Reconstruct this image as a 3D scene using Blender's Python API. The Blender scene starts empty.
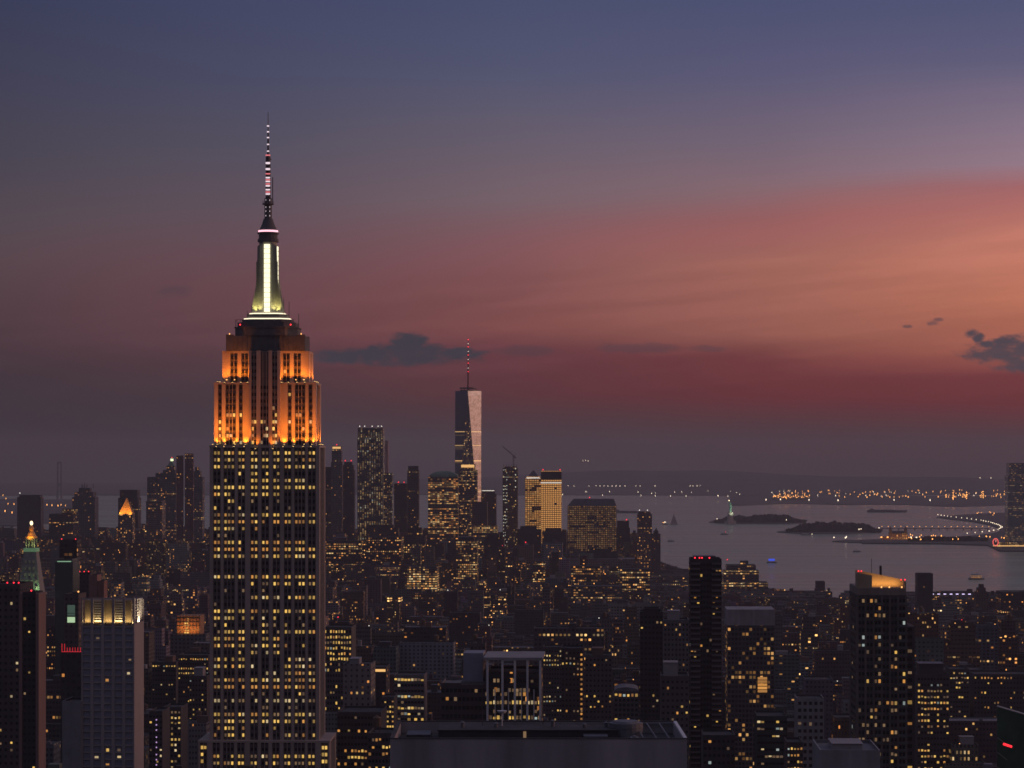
import bpy, bmesh, math, random
import numpy as np
from mathutils import Vector, Matrix

# ------------------------------------------------------------------ camera
SC = bpy.context.scene
COL = SC.collection
F, YH, CAMZ = 2472.0, 460.0, 260.0      # focal length in pixels, eye-level row, eye height (m)
cam_data = bpy.data.cameras.new('camera')
cam = bpy.data.objects.new('camera', cam_data)
COL.objects.link(cam)
cam.location = (0, 0, CAMZ)
cam.rotation_euler = (math.radians(90), 0, 0)
cam_data.sensor_width = 36.0
cam_data.lens = 36.0 * F / 1024.0
cam_data.shift_y = (YH - 384.0) / 1024.0
cam_data.clip_start = 1.0
cam_data.clip_end = 120000.0
SC.camera = cam

# ------------------------------------------------------------------ colour management, render
SC.render.engine = 'CYCLES'
SC.view_settings.view_transform = 'Standard'
SC.view_settings.look = 'None'
SC.view_settings.exposure = 0.0
SC.view_settings.gamma = 1.0
SC.view_settings.use_curve_mapping = False
SC.cycles.use_denoising = True
SC.cycles.filter_width = 1.6
SC.cycles.max_bounces = 5
SC.cycles.diffuse_bounces = 2
SC.cycles.glossy_bounces = 2
SC.cycles.transmission_bounces = 2
SC.cycles.volume_bounces = 1
SC.cycles.sample_clamp_indirect = 3.0
SC.cycles.caustics_reflective = False
SC.cycles.caustics_refractive = False

# ------------------------------------------------------------------ node helpers
class NT:
    def __init__(s, tree):
        s.t = tree; s.n = tree.nodes; s.l = tree.links
    def node(s, typ, **kw):
        n = s.n.new(typ)
        for k, v in kw.items(): setattr(n, k, v)
        return n
    def put(s, sock, val):
        if isinstance(val, bpy.types.NodeSocket): s.l.new(val, sock)
        elif val is not None: sock.default_value = val
    def m(s, op, a, b=None, c=None, clamp=False):
        n = s.node('ShaderNodeMath', operation=op, use_clamp=clamp)
        s.put(n.inputs[0], a)
        if b is not None: s.put(n.inputs[1], b)
        if c is not None: s.put(n.inputs[2], c)
        return n.outputs[0]
    def step(s, v, lo, hi, to0=0.0, to1=1.0, smooth=True):
        n = s.node('ShaderNodeMapRange', interpolation_type='SMOOTHSTEP' if smooth else 'LINEAR')
        s.put(n.inputs['Value'], v); s.put(n.inputs['From Min'], lo); s.put(n.inputs['From Max'], hi)
        s.put(n.inputs['To Min'], to0); s.put(n.inputs['To Max'], to1)
        return n.outputs['Result']
    def mix(s, fac, a, b, blend='MIX'):
        n = s.node('ShaderNodeMix', data_type='RGBA', blend_type=blend)
        s.put(n.inputs[0], fac); s.put(n.inputs[6], a); s.put(n.inputs[7], b)
        return n.outputs[2]
    def fmix(s, fac, a, b):
        n = s.node('ShaderNodeMix', data_type='FLOAT')
        s.put(n.inputs[0], fac); s.put(n.inputs[2], a); s.put(n.inputs[3], b)
        return n.outputs[0]
    def xyz(s, x, y, z):
        n = s.node('ShaderNodeCombineXYZ')
        s.put(n.inputs[0], x); s.put(n.inputs[1], y); s.put(n.inputs[2], z)
        return n.outputs[0]
    def sep(s, v):
        n = s.node('ShaderNodeSeparateXYZ'); s.put(n.inputs[0], v)
        return n.outputs[0], n.outputs[1], n.outputs[2]
    def noise(s, v, scale, detail=3.0, rough=0.55):
        n = s.node('ShaderNodeTexNoise')
        s.put(n.inputs['Vector'], v); n.inputs['Scale'].default_value = scale
        n.inputs['Detail'].default_value = detail; n.inputs['Roughness'].default_value = rough
        return n.outputs['Fac']
    def white(s, v):
        n = s.node('ShaderNodeTexWhiteNoise', noise_dimensions='3D'); s.put(n.inputs['Vector'], v)
        return n.outputs['Value'], n.outputs['Color']
    def ramp(s, fac, stops, interp='LINEAR'):
        n = s.node('ShaderNodeValToRGB'); cr = n.color_ramp; cr.interpolation = interp
        while len(cr.elements) < len(stops): cr.elements.new(0.5)
        for e, (p, c) in zip(cr.elements, stops):
            e.position = p; e.color = (*c, 1.0)
        s.put(n.inputs[0], fac)
        return n.outputs[0]

def lin(r, g, b):
    f = lambda c: (c/255/12.92) if c/255 <= 0.04045 else ((c/255+0.055)/1.055)**2.4
    return (f(r), f(g), f(b))

# ------------------------------------------------------------------ dusk sky (world)
world = bpy.data.worlds.new('World'); SC.world = world
world.use_nodes = True
W = NT(world.node_tree)
W.n.clear()
tc = W.node('ShaderNodeTexCoord')
dx, dy, dz = W.sep(tc.outputs['Generated'])
az = W.m('ARCTAN2', dx, dy)
hor = W.m('SQRT', W.m('ADD', W.m('MULTIPLY', dx, dx), W.m('MULTIPLY', dy, dy)))
tel = W.m('DIVIDE', dz, W.m('MAXIMUM', hor, 0.02))            # tangent of the elevation
tel = W.m('MINIMUM', tel, 60.0)
SPX = W.m('MULTIPLY_ADD', az, F, 512.0)                          # bearing and elevation in fine steps of 1/F rad
SPY = W.m('MULTIPLY_ADD', tel, -F, YH)
wn = W.noise(W.xyz(W.m('MULTIPLY', SPX, 0.0022), W.m('MULTIPLY', SPY, 0.012), 3.7), 1.0, 4.0, 0.55)
SPYw = W.m('MULTIPLY_ADD', W.m('SUBTRACT', wn, 0.5), 34.0, SPY)
fac = W.m('DIVIDE', W.m('SUBTRACT', 500.0, SPYw), 500.0, clamp=True)      # row 500 -> 0, row 0 -> 1
# rows (top to bottom) and sky colour at seven bearings
SKY = {
    -3600: [(0,(34,38,58)),(200,(36,36,50)),(480,(36,33,42))],
    -1500: [(0,(58,60,82)),(160,(58,56,72)),(300,(64,56,68)),(400,(58,51,60)),(480,(50,45,52))],
    0:    [(0,(55,60,90)),(80,(64,64,88)),(160,(74,69,84)),(220,(85,74,82)),(265,(90,71,78)),(310,(84,62,69)),(350,(77,57,64)),(390,(64,52,60)),(430,(54,46,54)),(480,(50,44,52))],
    256:  [(0,(65,70,103)),(80,(72,74,102)),(150,(84,79,96)),(210,(96,81,91)),(250,(104,76,84)),(290,(106,71,77)),(340,(98,64,71)),(385,(76,55,61)),(430,(60,49,56)),(480,(52,46,53))],
    512:  [(0,(69,76,110)),(70,(80,83,112)),(140,(99,90,107)),(200,(116,96,104)),(235,(124,87,93)),(275,(127,80,82)),(328,(130,77,75)),(350,(108,61,67)),(395,(92,50,54)),(440,(66,51,57)),(480,(56,48,54))],
    768:  [(0,(73,78,114)),(80,(89,86,118)),(140,(114,98,116)),(188,(132,104,112)),(222,(144,95,96)),(265,(164,104,92)),(334,(152,93,82)),(356,(116,58,60)),(395,(106,46,50)),(435,(76,50,55)),(480,(58,48,54))],
    1024: [(0,(77,81,117)),(70,(92,90,122)),(130,(132,112,132)),(172,(146,120,134)),(196,(160,104,106)),(245,(197,123,105)),(300,(190,116,92)),(350,(164,94,78)),(372,(120,58,60)),(402,(110,47,50)),(438,(80,51,56)),(480,(60,48,54))],
    2600: [(0,(120,104,126)),(130,(200,146,130)),(230,(240,166,116)),(330,(244,150,96)),(400,(204,112,86)),(480,(140,84,78))],
    4300: [(0,(208,164,152)),(130,(222,168,146)),(230,(232,168,134)),(330,(230,152,116)),(400,(196,118,96)),(480,(146,92,84))],
    6400: [(0,(56,55,70)),(200,(46,44,54)),(480,(42,39,46))],
}
prev_c, prev_p = None, None
for p in sorted(SKY):
    grey = lambda y, c: tuple(q*0.90 + 0.10*sum(c)/3 for q in c) if y < 170 else c
    stops = sorted(((500.0 - y)/500.0, tuple(q*((1.0 if p < 100 else 1.04 if p < 400 else 1.08) if -100 < p < 1100 else (1.35 if 2000 < p < 5000 else 1.0)) for q in lin(*grey(y, c)))) for y, c in SKY[p])
    c = W.ramp(fac, stops)
    if prev_c is None: cur = c
    else: cur = W.mix(W.step(SPX, float(prev_p), float(p), smooth=False), cur, c)
    prev_c, prev_p = c, p
zen = W.step(tel, 0.19, 0.9)
cur = W.mix(zen, cur, (*lin(98, 99, 124), 1))
# a rosy streak slanting up to the right and fainter drifts inside the glow
dl = W.m('ADD', SPY, W.m('MULTIPLY_ADD', SPX, 0.094, -289.0))
st1 = W.noise(W.xyz(W.m('MULTIPLY', SPX, 0.004), W.m('MULTIPLY', dl, 0.05), 9.0), 1.0, 5.0, 0.6)
dw = W.m('MULTIPLY_ADD', W.m('SUBTRACT', st1, 0.5), 26.0, dl)
bm = W.m('MULTIPLY', W.m('MULTIPLY', W.step(dw, -30.0, 22.0), W.step(dw, 46.0, 8.0)), W.step(SPX, 330.0, 760.0))
cur = W.mix(W.m('MULTIPLY', bm, 0.26), cur, (*lin(172, 92, 94), 1))
sm = W.m('MULTIPLY', W.step(dl, 10.0, 60.0), W.step(SPY, 420.0, 380.0))
dr = W.step(st1, 0.35, 0.68, 0.93, 1.06)
cur = W.mix(sm, cur, W.mix(1.0, cur, W.xyz(dr, dr, dr), 'MULTIPLY'))
# low dusk clouds: soft ellipses broken up by noise
wv = W.xyz(W.m('MULTIPLY', SPX, 0.055), W.m('MULTIPLY', SPY, 0.11), 0.0)
cn = W.noise(wv, 1.0, 6.0, 0.62)
cn2 = W.noise(W.xyz(W.m('MULTIPLY', SPX, 0.011), W.m('MULTIPLY', SPY, 0.05), 5.0), 1.0, 3.0, 0.5)
CLOUDS = [
    (0.98, (0.050,0.046,0.062), [(395,357,92,10),(412,351,50,11),(410,343,26,12),(345,357,40,9),(455,355,34,8)]),
    (0.40, (0.075,0.050,0.066), [(525,351,38,7),(640,348,52,6),(705,349,24,4),(178,293,22,7)]),
    (0.93, (0.082,0.062,0.078), [(1000,354,50,13),(1010,346,28,11),(1040,363,60,18),(967,335,8,5),(973,340,7,6),(980,347,14,5)]),
    (0.62, (0.085,0.060,0.076), [(929,325,8,3),(934,322,6,2.4),(904,328,6,2.2)]),
]
for alpha, colr, ells in CLOUDS:
    best = None
    for cx, cy, rx, ry in ells:
        ex = W.m('DIVIDE', W.m('SUBTRACT', SPX, float(cx)), float(rx))
        ey = W.m('DIVIDE', W.m('SUBTRACT', SPY, float(cy)), float(ry))
        e = W.m('SUBTRACT', 1.0, W.m('ADD', W.m('MULTIPLY', ex, ex), W.m('MULTIPLY', ey, ey)))
        best = e if best is None else W.m('MAXIMUM', best, e)
    s_ = W.m('ADD', best, W.m('MULTIPLY', W.m('SUBTRACT', cn, 0.5), 2.6))
    a_ = W.m('MULTIPLY', W.step(s_, -0.1, 0.9), W.m('MULTIPLY_ADD', cn2, 0.3, alpha-0.12))
    cur = W.mix(W.m('MAXIMUM', a_, 0.0, clamp=True), cur, (*colr, 1))
bg = W.node('ShaderNodeBackground'); W.l.new(cur, bg.inputs['Color']); bg.inputs['Strength'].default_value = 1.0
out = W.node('ShaderNodeOutputWorld'); W.l.new(bg.outputs[0], out.inputs['Surface'])

# afterglow: the sun is just below the western horizon, off the frame's right edge
sun_d = bpy.data.lights.new('sun', 'SUN'); sun = bpy.data.objects.new('sun', sun_d); COL.objects.link(sun)
sun_d.energy = 0.38; sun_d.angle = math.radians(24); sun_d.color = (1.0, 0.50, 0.36)
sun.rotation_euler = Vector((-math.sin(math.radians(78)), -math.cos(math.radians(78)), -math.tan(math.radians(9)))).to_track_quat('-Z', 'Y').to_euler()

# ------------------------------------------------------------------ materials
def new_mat(name):
    m = bpy.data.materials.new(name); m.use_nodes = True
    t = NT(m.node_tree); t.n.clear()
    o = t.node('ShaderNodeOutputMaterial')
    b = t.node('ShaderNodeBsdfPrincipled'); t.l.new(b.outputs[0], o.inputs['Surface'])
    return m, t, b

def plain(name, col, rough=0.8, var=0.35, scale=0.25, metal=0.0, streak=False):
    m, t, b = new_mat(name)
    tcn = t.node('ShaderNodeTexCoord')
    v = tcn.outputs['Object']
    if streak:
        x, y, z = t.sep(v); v = t.xyz(x, y, t.m('MULTIPLY', z, 0.12))
    n = t.noise(v, scale, 5.0, 0.6)
    f = t.step(n, 0.3, 0.7, 1.0 - var, 1.0 + var*0.6, smooth=False)
    mul = t.mix(1.0, (*col, 1), t.xyz(f, f, f), 'MULTIPLY')
    t.put(b.inputs['Base Color'], mul)
    b.inputs['Roughness'].default_value = rough; b.inputs['Metallic'].default_value = metal
    return m

def glow(name, col, strength, vary=0.0, base=(0.3, 0.3, 0.3)):
    m, t, b = new_mat(name)
    b.inputs['Base Color'].default_value = (*base, 1); b.inputs['Roughness'].default_value = 0.5
    b.inputs['Emission Color'].default_value = (*col, 1)
    if vary:
        g = t.node('ShaderNodeNewGeometry'); oi = t.node('ShaderNodeObjectInfo')
        r = t.m('FRACT', t.m('ADD', g.outputs['Random Per Island'], oi.outputs['Random']))
        r2, c2 = t.white(t.xyz(r, 2.0, 5.0))
        t.put(b.inputs['Emission Strength'], t.m('MULTIPLY', t.m('MULTIPLY_ADD', t.m('POWER', r2, 1.3), vary, 1.0 - 0.75*vary), strength))
        r3, _ = t.white(t.xyz(r, 9.0, 1.0))
        t.put(b.inputs['Emission Color'], t.mix(t.m('MULTIPLY', r3, 0.55), (*col, 1), (col[0], col[1]*1.12, min(1.0, col[2]*1.6), 1)))
    else:
        b.inputs['Emission Strength'].default_value = strength
    m.cycles.emission_sampling = 'NONE'
    return m

def facade_material():
    """stone, brick or curtain wall; window bays come from the wall's own metres (UV) and face attributes"""
    m, t, b = new_mat('facade')
    uv = t.node('ShaderNodeUVMap'); uv.uv_map = 'UVMap'
    u, v, _ = t.sep(uv.outputs[0])
    def attr(n):
        a = t.node('ShaderNodeAttribute'); a.attribute_type = 'GEOMETRY'; a.attribute_name = n
        return a
    a_t, a_w, a_l = attr('tint'), attr('win'), attr('lit')
    bay, flo, wf = t.sep(a_w.outputs['Vector']); hf = a_w.outputs['Alpha']
    p, pf, seed = t.sep(a_l.outputs['Vector']); gl = a_l.outputs['Alpha']
    su = t.m('DIVIDE', u, t.m('MAXIMUM', bay, 0.1)); sv = t.m('DIVIDE', v, t.m('MAXIMUM', flo, 0.1))
    cu, cv = t.m('FLOOR', su), t.m('FLOOR', sv)
    fu = t.m('ABSOLUTE', t.m('SUBTRACT', t.m('FRACT', su), 0.5)); fv = t.m('ABSOLUTE', t.m('SUBTRACT', t.m('FRACT', sv), 0.5))
    mask = t.m('MULTIPLY', t.m('LESS_THAN', fu, t.m('MULTIPLY', wf, 0.5)), t.m('LESS_THAN', fv, t.m('MULTIPLY', hf, 0.5)))
    sd = t.m('MULTIPLY', seed, 131.7)
    r1, rc = t.white(t.xyz(cu, cv, sd))
    rr, rg, rb = t.sep(rc)
    rr = t.fmix(t.m('SUBTRACT', p, 0.6, clamp=True), rr, 0.33)
    rg = t.fmix(t.m('SUBTRACT', p, 0.6, clamp=True), rg, 0.9)
    rf, _ = t.white(t.xyz(cv, 3.3, sd))
    cl = t.noise(t.xyz(t.m('MULTIPLY', cu, 0.21), t.m('MULTIPLY', cv, 0.34), sd), 1.0, 2.0, 0.5)
    clus = t.step(cl, 0.40, 0.66, 0.15, 2.1, smooth=False)
    prob = t.m('ADD', t.m('MULTIPLY', p, clus), t.m('MULTIPLY', t.m('LESS_THAN', rf, pf), 0.72))
    on = t.m('MULTIPLY', t.m('LESS_THAN', r1, prob), mask)
    warm = a_t.outputs['Alpha']
    colr = t.ramp(t.m('ADD', t.m('MULTIPLY', rr, 0.72), t.m('MULTIPLY', t.m('SUBTRACT', 1.0, warm), 0.42)),
                  [(0.0, (1.0, 0.32, 0.06)), (0.25, (1.0, 0.45, 0.12)), (0.55, (1.0, 0.60, 0.21)), (0.85, (1.0, 0.75, 0.40)), (1.0, (0.86, 0.92, 0.80))])
    stren = t.m('MULTIPLY', t.m('MULTIPLY', t.m('MULTIPLY_ADD', t.m('POWER', rg, 2.6), 1.15, 0.08), gl), on)
    tco = t.node('ShaderNodeTexCoord')
    n1 = t.noise(tco.outputs['Object'], 0.06, 5.0, 0.65)
    x, y, z = t.sep(tco.outputs['Object'])
    n2 = t.noise(t.xyz(x, y, t.m('MULTIPLY', z, 0.06)), 0.45, 3.0, 0.6)
    f = t.m('MULTIPLY', t.step(n1, 0.25, 0.75, 0.72, 1.25, smooth=False), t.step(n2, 0.25, 0.75, 0.78, 1.15, smooth=False))
    wall = t.mix(1.0, a_t.outputs['Color'], t.xyz(f, f, f), 'MULTIPLY')
    gv = t.m('MULTIPLY_ADD', rb, 0.05, 0.02)
    pane = t.xyz(gv, gv, t.m('MULTIPLY', gv, 1.15))
    t.put(b.inputs['Base Color'], t.mix(mask, wall, pane))
    t.put(b.inputs['Roughness'], t.fmix(mask, 0.82, t.m('MULTIPLY_ADD', rg, 0.15, 0.12)))
    t.put(b.inputs['Emission Color'], colr); t.put(b.inputs['Emission Strength'], stren)
    m.cycles.emission_sampling = 'NONE'
    return m

M = {}
M['facade'] = facade_material()
M['roof'] = plain('roof_felt', (0.055, 0.055, 0.06), 0.9, 0.5, 0.12)
M['roof_pale'] = plain('roof_gravel', (0.19, 0.185, 0.195), 0.9, 0.4, 0.12)
M['metal'] = plain('dark_metal', (0.10, 0.10, 0.11), 0.45, 0.3, 0.5, 0.6)
M['steel'] = plain('grey_steel', (0.17, 0.175, 0.19), 0.6, 0.3, 0.5, 0.1)
M['wood'] = plain('tank_wood', (0.14, 0.09, 0.06), 0.85, 0.4, 1.0)
M['concrete'] = plain('concrete', (0.33, 0.31, 0.31), 0.85, 0.25, 0.08, streak=True)
M['brick'] = plain('brown_brick', (0.17, 0.11, 0.085), 0.9, 0.35, 0.15, streak=True)
M['limestone'] = plain('limestone', (0.46, 0.38, 0.33), 0.85, 0.22, 0.12, streak=True)
M['spandrel'] = plain('dark_spandrel', (0.11, 0.10, 0.10), 0.6, 0.3, 0.3, 0.1)
M['pane'] = plain('dark_pane', (0.02, 0.021, 0.026), 0.14, 0.3, 0.3)
M['white'] = plain('white_paint', (0.74, 0.73, 0.72), 0.6, 0.15, 0.3, streak=True)
M['copper'] = plain('green_copper', (0.14, 0.24, 0.18), 0.75, 0.35, 0.2, streak=True)
M['red'] = glow('red_beacon', (1.0, 0.02, 0.04), 2.2)
M['lamp_white'] = glow('white_lamp', (1.0, 0.93, 0.80), 1.3)
M['lamp_amber'] = glow('amber_lamp', (1.0, 0.44, 0.12), 1.8)
M['win_yellow'] = glow('lit_window_yellow', (1.0, 0.58, 0.11), 0.85, 0.95)
M['win_orange'] = glow('lit_window_orange', (1.0, 0.42, 0.07), 0.60, 0.85)
M['win_dim'] = glow('lit_window_dim', (1.0, 0.58, 0.22), 0.20, 0.9)
M['blue_pane'] = plain('blue_grey_pane', (0.36, 0.38, 0.46), 0.2, 0.3, 0.3, 0.6)
M['win_cool'] = glow('lit_window_cool', (0.80, 0.92, 0.85), 0.38, 0.8)
M['win_pale'] = glow('lit_window_pale', (1.0, 0.72, 0.32), 0.70, 0.8)

# ------------------------------------------------------------------ object helpers
GRID = math.radians(-2.5)               # the street grid's turn

def X(px, D): return (px - 512.0)/F*D
def Z(py, D): return CAMZ + (YH - py)*D/F

def tag(o, label=None, cat=None, group=None, kind=None):
    for k, v in (('label', label), ('category', cat), ('group', group), ('kind', kind)):
        if v: o[k] = v
    return o

def empty(name, loc, rz=0.0):
    o = bpy.data.objects.new(name, None); COL.objects.link(o)
    o.location = loc; o.rotation_euler = (0, 0, rz); o.empty_display_size = 2
    return o

def link_mesh(name, me, parent=None, loc=(0, 0, 0), scale=None, rz=0.0):
    o = bpy.data.objects.new(name, me); COL.objects.link(o)
    if parent: o.parent = parent
    o.location = loc
    if scale: o.scale = scale
    if rz: o.rotation_euler = (0, 0, rz)
    return o

def style(tint=(0.2, 0.17, 0.15), warm=0.6, bay=3.2, flo=3.5, wf=0.55, hf=0.5, p=0.08, pf=0.05, gl=1.3, seed=None):
    return (tint, warm, bay, flo, wf, hf, p, pf, random.random() if seed is None else seed, gl)

BLANK = lambda tint: (tint, 0.5, 3.0, 3.5, 0.0, 0.0, 0.0, 0.0, 0.1, 0.0)

class MB:
    """collects faces and links them as ONE mesh object"""
    def __init__(s, st=None): s.v = []; s.f = []; s.m = []; s.uv = []; s.st = []; s.style = st; s.mat = 0; s.any = st is not None
    def face(s, pts, uv=None):
        i = len(s.v); s.v.extend(pts); s.f.append(tuple(range(i, i+len(pts)))); s.m.append(s.mat)
        s.uv.append(uv or [(0.0, 0.0)]*len(pts)); s.st.append(s.style)
        if s.style: s.any = True
    def wallq(s, a, b, z0, z1, a2=None, b2=None, u0=0.0):
        """wall from a to b (outward normal on the right of a->b); a2, b2: the upper ends"""
        a2 = a2 or a; b2 = b2 or b
        w = math.hypot(b[0]-a[0], b[1]-a[1])
        if s.style:
            bay = s.style[2]; n = max(1, round(w/bay)); w = n*bay
        s.face([(a[0], a[1], z0), (b[0], b[1], z0), (b2[0], b2[1], z1), (a2[0], a2[1], z1)], [(u0, z0), (u0+w, z0), (u0+w, z1), (u0, z1)])
        return u0 + w + 40*(s.style[2] if s.style else 1)
    def prism(s, pts, z0, z1, top=True, pts2=None, bottom=False):
        pts2 = pts2 or pts; u = 0.0
        for k in range(len(pts)):
            j = (k+1) % len(pts)
            u = s.wallq(pts[k], pts[j], z0, z1, pts2[k], pts2[j], u)
        st = s.style; s.style = BLANK(st[0]) if st else None
        if top: s.face([(x, y, z1) for x, y in pts2])
        if bottom: s.face([(x, y, z0) for x, y in reversed(pts)])
        s.style = st
    def box(s, x0, x1, y0, y1, z0, z1, top=True, bottom=False):
        s.prism([(x0, y0), (x1, y0), (x1, y1), (x0, y1)], z0, z1, top, None, bottom)
    def ring(s, x0, x1, y0, y1, t, z):
        """flat rim between a rectangle and its inset"""
        o = [(x0, y0), (x1, y0), (x1, y1), (x0, y1)]; i = [(x0+t, y0+t), (x1-t, y0+t), (x1-t, y1-t), (x0+t, y1-t)]
        st = s.style; s.style = BLANK(st[0]) if st else None
        for k in range(4):
            j = (k+1) % 4
            s.face([(*o[k], z), (*o[j], z), (*i[j], z), (*i[k], z)])
        s.style = st
    def cyl(s, cx, cy, r0, z0, z1, n=12, r1=None, top=True, bottom=False):
        r1 = r0 if r1 is None else r1
        p = [(cx+r0*math.cos(2*math.pi*k/n), cy+r0*math.sin(2*math.pi*k/n)) for k in range(n)]
        q = [(cx+r1*math.cos(2*math.pi*k/n), cy+r1*math.sin(2*math.pi*k/n)) for k in range(n)]
        s.prism(p, z0, z1, top, q, bottom)
    def rod(s, a, b, r, n=6):
        a, b = Vector(a), Vector(b); d = (b-a).normalized()
        e1 = d.orthogonal().normalized(); e2 = d.cross(e1)
        A = [tuple(a + r*(math.cos(2*math.pi*k/n)*e1 + math.sin(2*math.pi*k/n)*e2)) for k in range(n)]
        B = [tuple(b + r*(math.cos(2*math.pi*k/n)*e1 + math.sin(2*math.pi*k/n)*e2)) for k in range(n)]
        for k in range(n):
            j = (k+1) % n; s.face([A[k], A[j], B[j], B[k]])
        s.face(A[::-1]); s.face(B)
    def ball(s, c, r, n=8, sz=1.0):
        rows = 5
        for i in range(rows):
            t0, t1 = math.pi*i/rows, math.pi*(i+1)/rows
            for k in range(n):
                f0, f1 = 2*math.pi*k/n, 2*math.pi*(k+1)/n
                P = lambda t, f: (c[0]+r*math.sin(t)*math.cos(f), c[1]+r*math.sin(t)*math.sin(f), c[2]+r*sz*math.cos(t))
                if i == 0: s.face([P(t0, f0), P(t1, f0), P(t1, f1)])
                elif i == rows-1: s.face([P(t0, f0), P(t1, f0), P(t0, f1)])
                else: s.face([P(t0, f0), P(t1, f0), P(t1, f1), P(t0, f1)])
    def mesh(s, name, mats):
        me = bpy.data.meshes.new(name)
        me.from_pydata(s.v, [], s.f)
        for m in mats: me.materials.append(m)
        me.polygons.foreach_set('material_index', s.m)
        if s.any:
            uvl = me.uv_layers.new(name='UVMap')
            uvl.data.foreach_set('uv', np.array([c for f in s.uv for p in f for c in p], dtype=np.float32))
            sts = [q or BLANK((0.2, 0.2, 0.2)) for q in s.st]
            for nm, arr in (('tint', [(*q[0], q[1]) for q in sts]), ('win', [(q[2], q[3], q[4], q[5]) for q in sts]), ('lit', [(q[6], q[7], q[8], q[9]) for q in sts])):
                at = me.attributes.new(nm, 'FLOAT_COLOR', 'FACE')
                at.data.foreach_set('color', np.array(arr, dtype=np.float32).ravel())
        me.update()
        return me
    def build(s, name, mats, parent=None, loc=(0, 0, 0), rz=0.0):
        if not isinstance(mats, (list, tuple)): mats = [mats]
        return link_mesh(name, s.mesh(name, mats), parent, loc, None, rz)

# shared small meshes
def shared(fn, name, mats):
    mb = MB(); fn(mb); return mb.mesh(name, mats)
BEACON = shared(lambda b: (b.cyl(0, 0, 0.25, 0, 1.0, 6), setattr(b, 'mat', 1), b.ball((0, 0, 1.4), 0.55)), 'beacon', [M['metal'], M['red']])
def _tank(b):
    for sx in (-1, 1):
        for sy in (-1, 1): b.box(sx*1.3-0.12, sx*1.3+0.12, sy*1.3-0.12, sy*1.3+0.12, 0, 2.6)
    b.cyl(0, 0, 2.1, 2.6, 6.6, 12, 2.0, True, True); b.cyl(0, 0, 2.3, 6.6, 8.0, 12, 0.1)
TANK = shared(_tank, 'water_tank', [M['wood']])
def _bulk(b):
    b.box(-0.5, 0.5, -0.5, 0.5, 0, 0.94); b.box(-0.53, 0.53, -0.53, 0.53, 0.94, 1.0)
    b.box(0.1, 0.3, -0.52, -0.5, 0, 0.6)
BULK = {k: shared(_bulk, 'bulkhead', [M[k]]) for k in ('brick', 'concrete', 'metal')}
def _vent(b):
    b.box(-1.5, 1.5, -1.0, 1.0, 0.3, 1.8); b.cyl(-0.7, 0, 0.5, 1.8, 2.1, 10); b.cyl(0.7, 0, 0.5, 1.8, 2.1, 10)
    for sx in (-1, 1): b.box(sx*1.2-0.1, sx*1.2+0.1, -0.9, 0.9, 0, 0.3)
VENT = shared(_vent, 'vent_unit', [M['steel']])
ROOFLAMP = {k: shared(lambda b: (b.cyl(0, 0, 0.12, 0, 2.4, 6), setattr(b, 'mat', 1), b.ball((0, 0, 2.7), 0.62)), 'roof_lamp', [M['metal'], M['lamp_'+k]]) for k in ('white', 'amber')}
def _win(b):
    b.face([(-0.5, -0.1, -0.5), (0.5, -0.1, -0.5), (0.5, -0.1, 0.5), (-0.5, -0.1, 0.5)])
    b.face([(-0.5, 0.1, -0.5), (-0.5, -0.1, -0.5), (-0.5, -0.1, 0.5), (-0.5, 0.1, 0.5)])
    b.face([(0.5, -0.1, -0.5), (0.5, 0.1, -0.5), (0.5, 0.1, 0.5), (0.5, -0.1, 0.5)])
    b.face([(-0.5, -0.1, 0.5), (0.5, -0.1, 0.5), (0.5, 0.1, 0.5), (-0.5, 0.1, 0.5)])
    b.face([(-0.5, 0.1, -0.5), (0.5, 0.1, -0.5), (0.5, -0.1, -0.5), (-0.5, -0.1, -0.5)])
WKINDS = ['pane', 'win_yellow', 'win_orange', 'win_dim', 'win_pale', 'blue_pane', 'win_cool']
WMESH = [shared(_win, 'window', [M[k]]) for k in WKINDS]

WRND = random.Random(77)
def add_windows(root, wins, n_single=96, shrink=1.0, mixed=True):
    """wins: (x, y, z, w, h, turn, kind); the lit ones first as parts of their own, what is over the hundred as one stuff part"""
    out = []
    for x, y, z, w, h, rz, k in wins:
        if k in (1, 2, 3, 4) and not mixed: w *= WRND.uniform(.9, 1.0); h *= WRND.choice((1, 1, 1, .88))
        elif k in (1, 2, 3, 4):                     # blinds half down, lamps of other colours
            q = WRND.choice((1.0, 1.0, .85, .7)); z += h*(1-q)/2*(1 if WRND.random() < .3 else -1); h *= q; w *= WRND.uniform(.8, 1.0)
            r_ = WRND.random()
            k = 6 if r_ < .035 else (3 if r_ < .13 and k != 3 else k)
        out.append((x, y, z, w*shrink, h*shrink, rz, k))
    wins = sorted(out, key=lambda w: (w[6] == 0, -w[3]*w[4], w[6] == 3))
    for x, y, z, w, h, rz, k in wins[:n_single]:
        link_mesh('window', WMESH[k], root, (x, y, z), (w, 1.0, h), rz)
    rest = wins[n_single:]
    if rest:
        b = MB()
        for x, y, z, w, h, rz, k in rest:
            b.mat = k; c, s_ = math.cos(rz), math.sin(rz)
            T = lambda q: (x + c*q[0]*w - s_*q[1], y + s_*q[0]*w + c*q[1], z + q[2]*h)
            t = MB(); _win(t); i = len(b.v)
            # one connected pane box per window
            for f in t.f: b.face([T(t.v[j]) for j in f])
        o = b.build('window_rows', [M[k] for k in WKINDS], root); o['kind'] = 'stuff'

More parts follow.
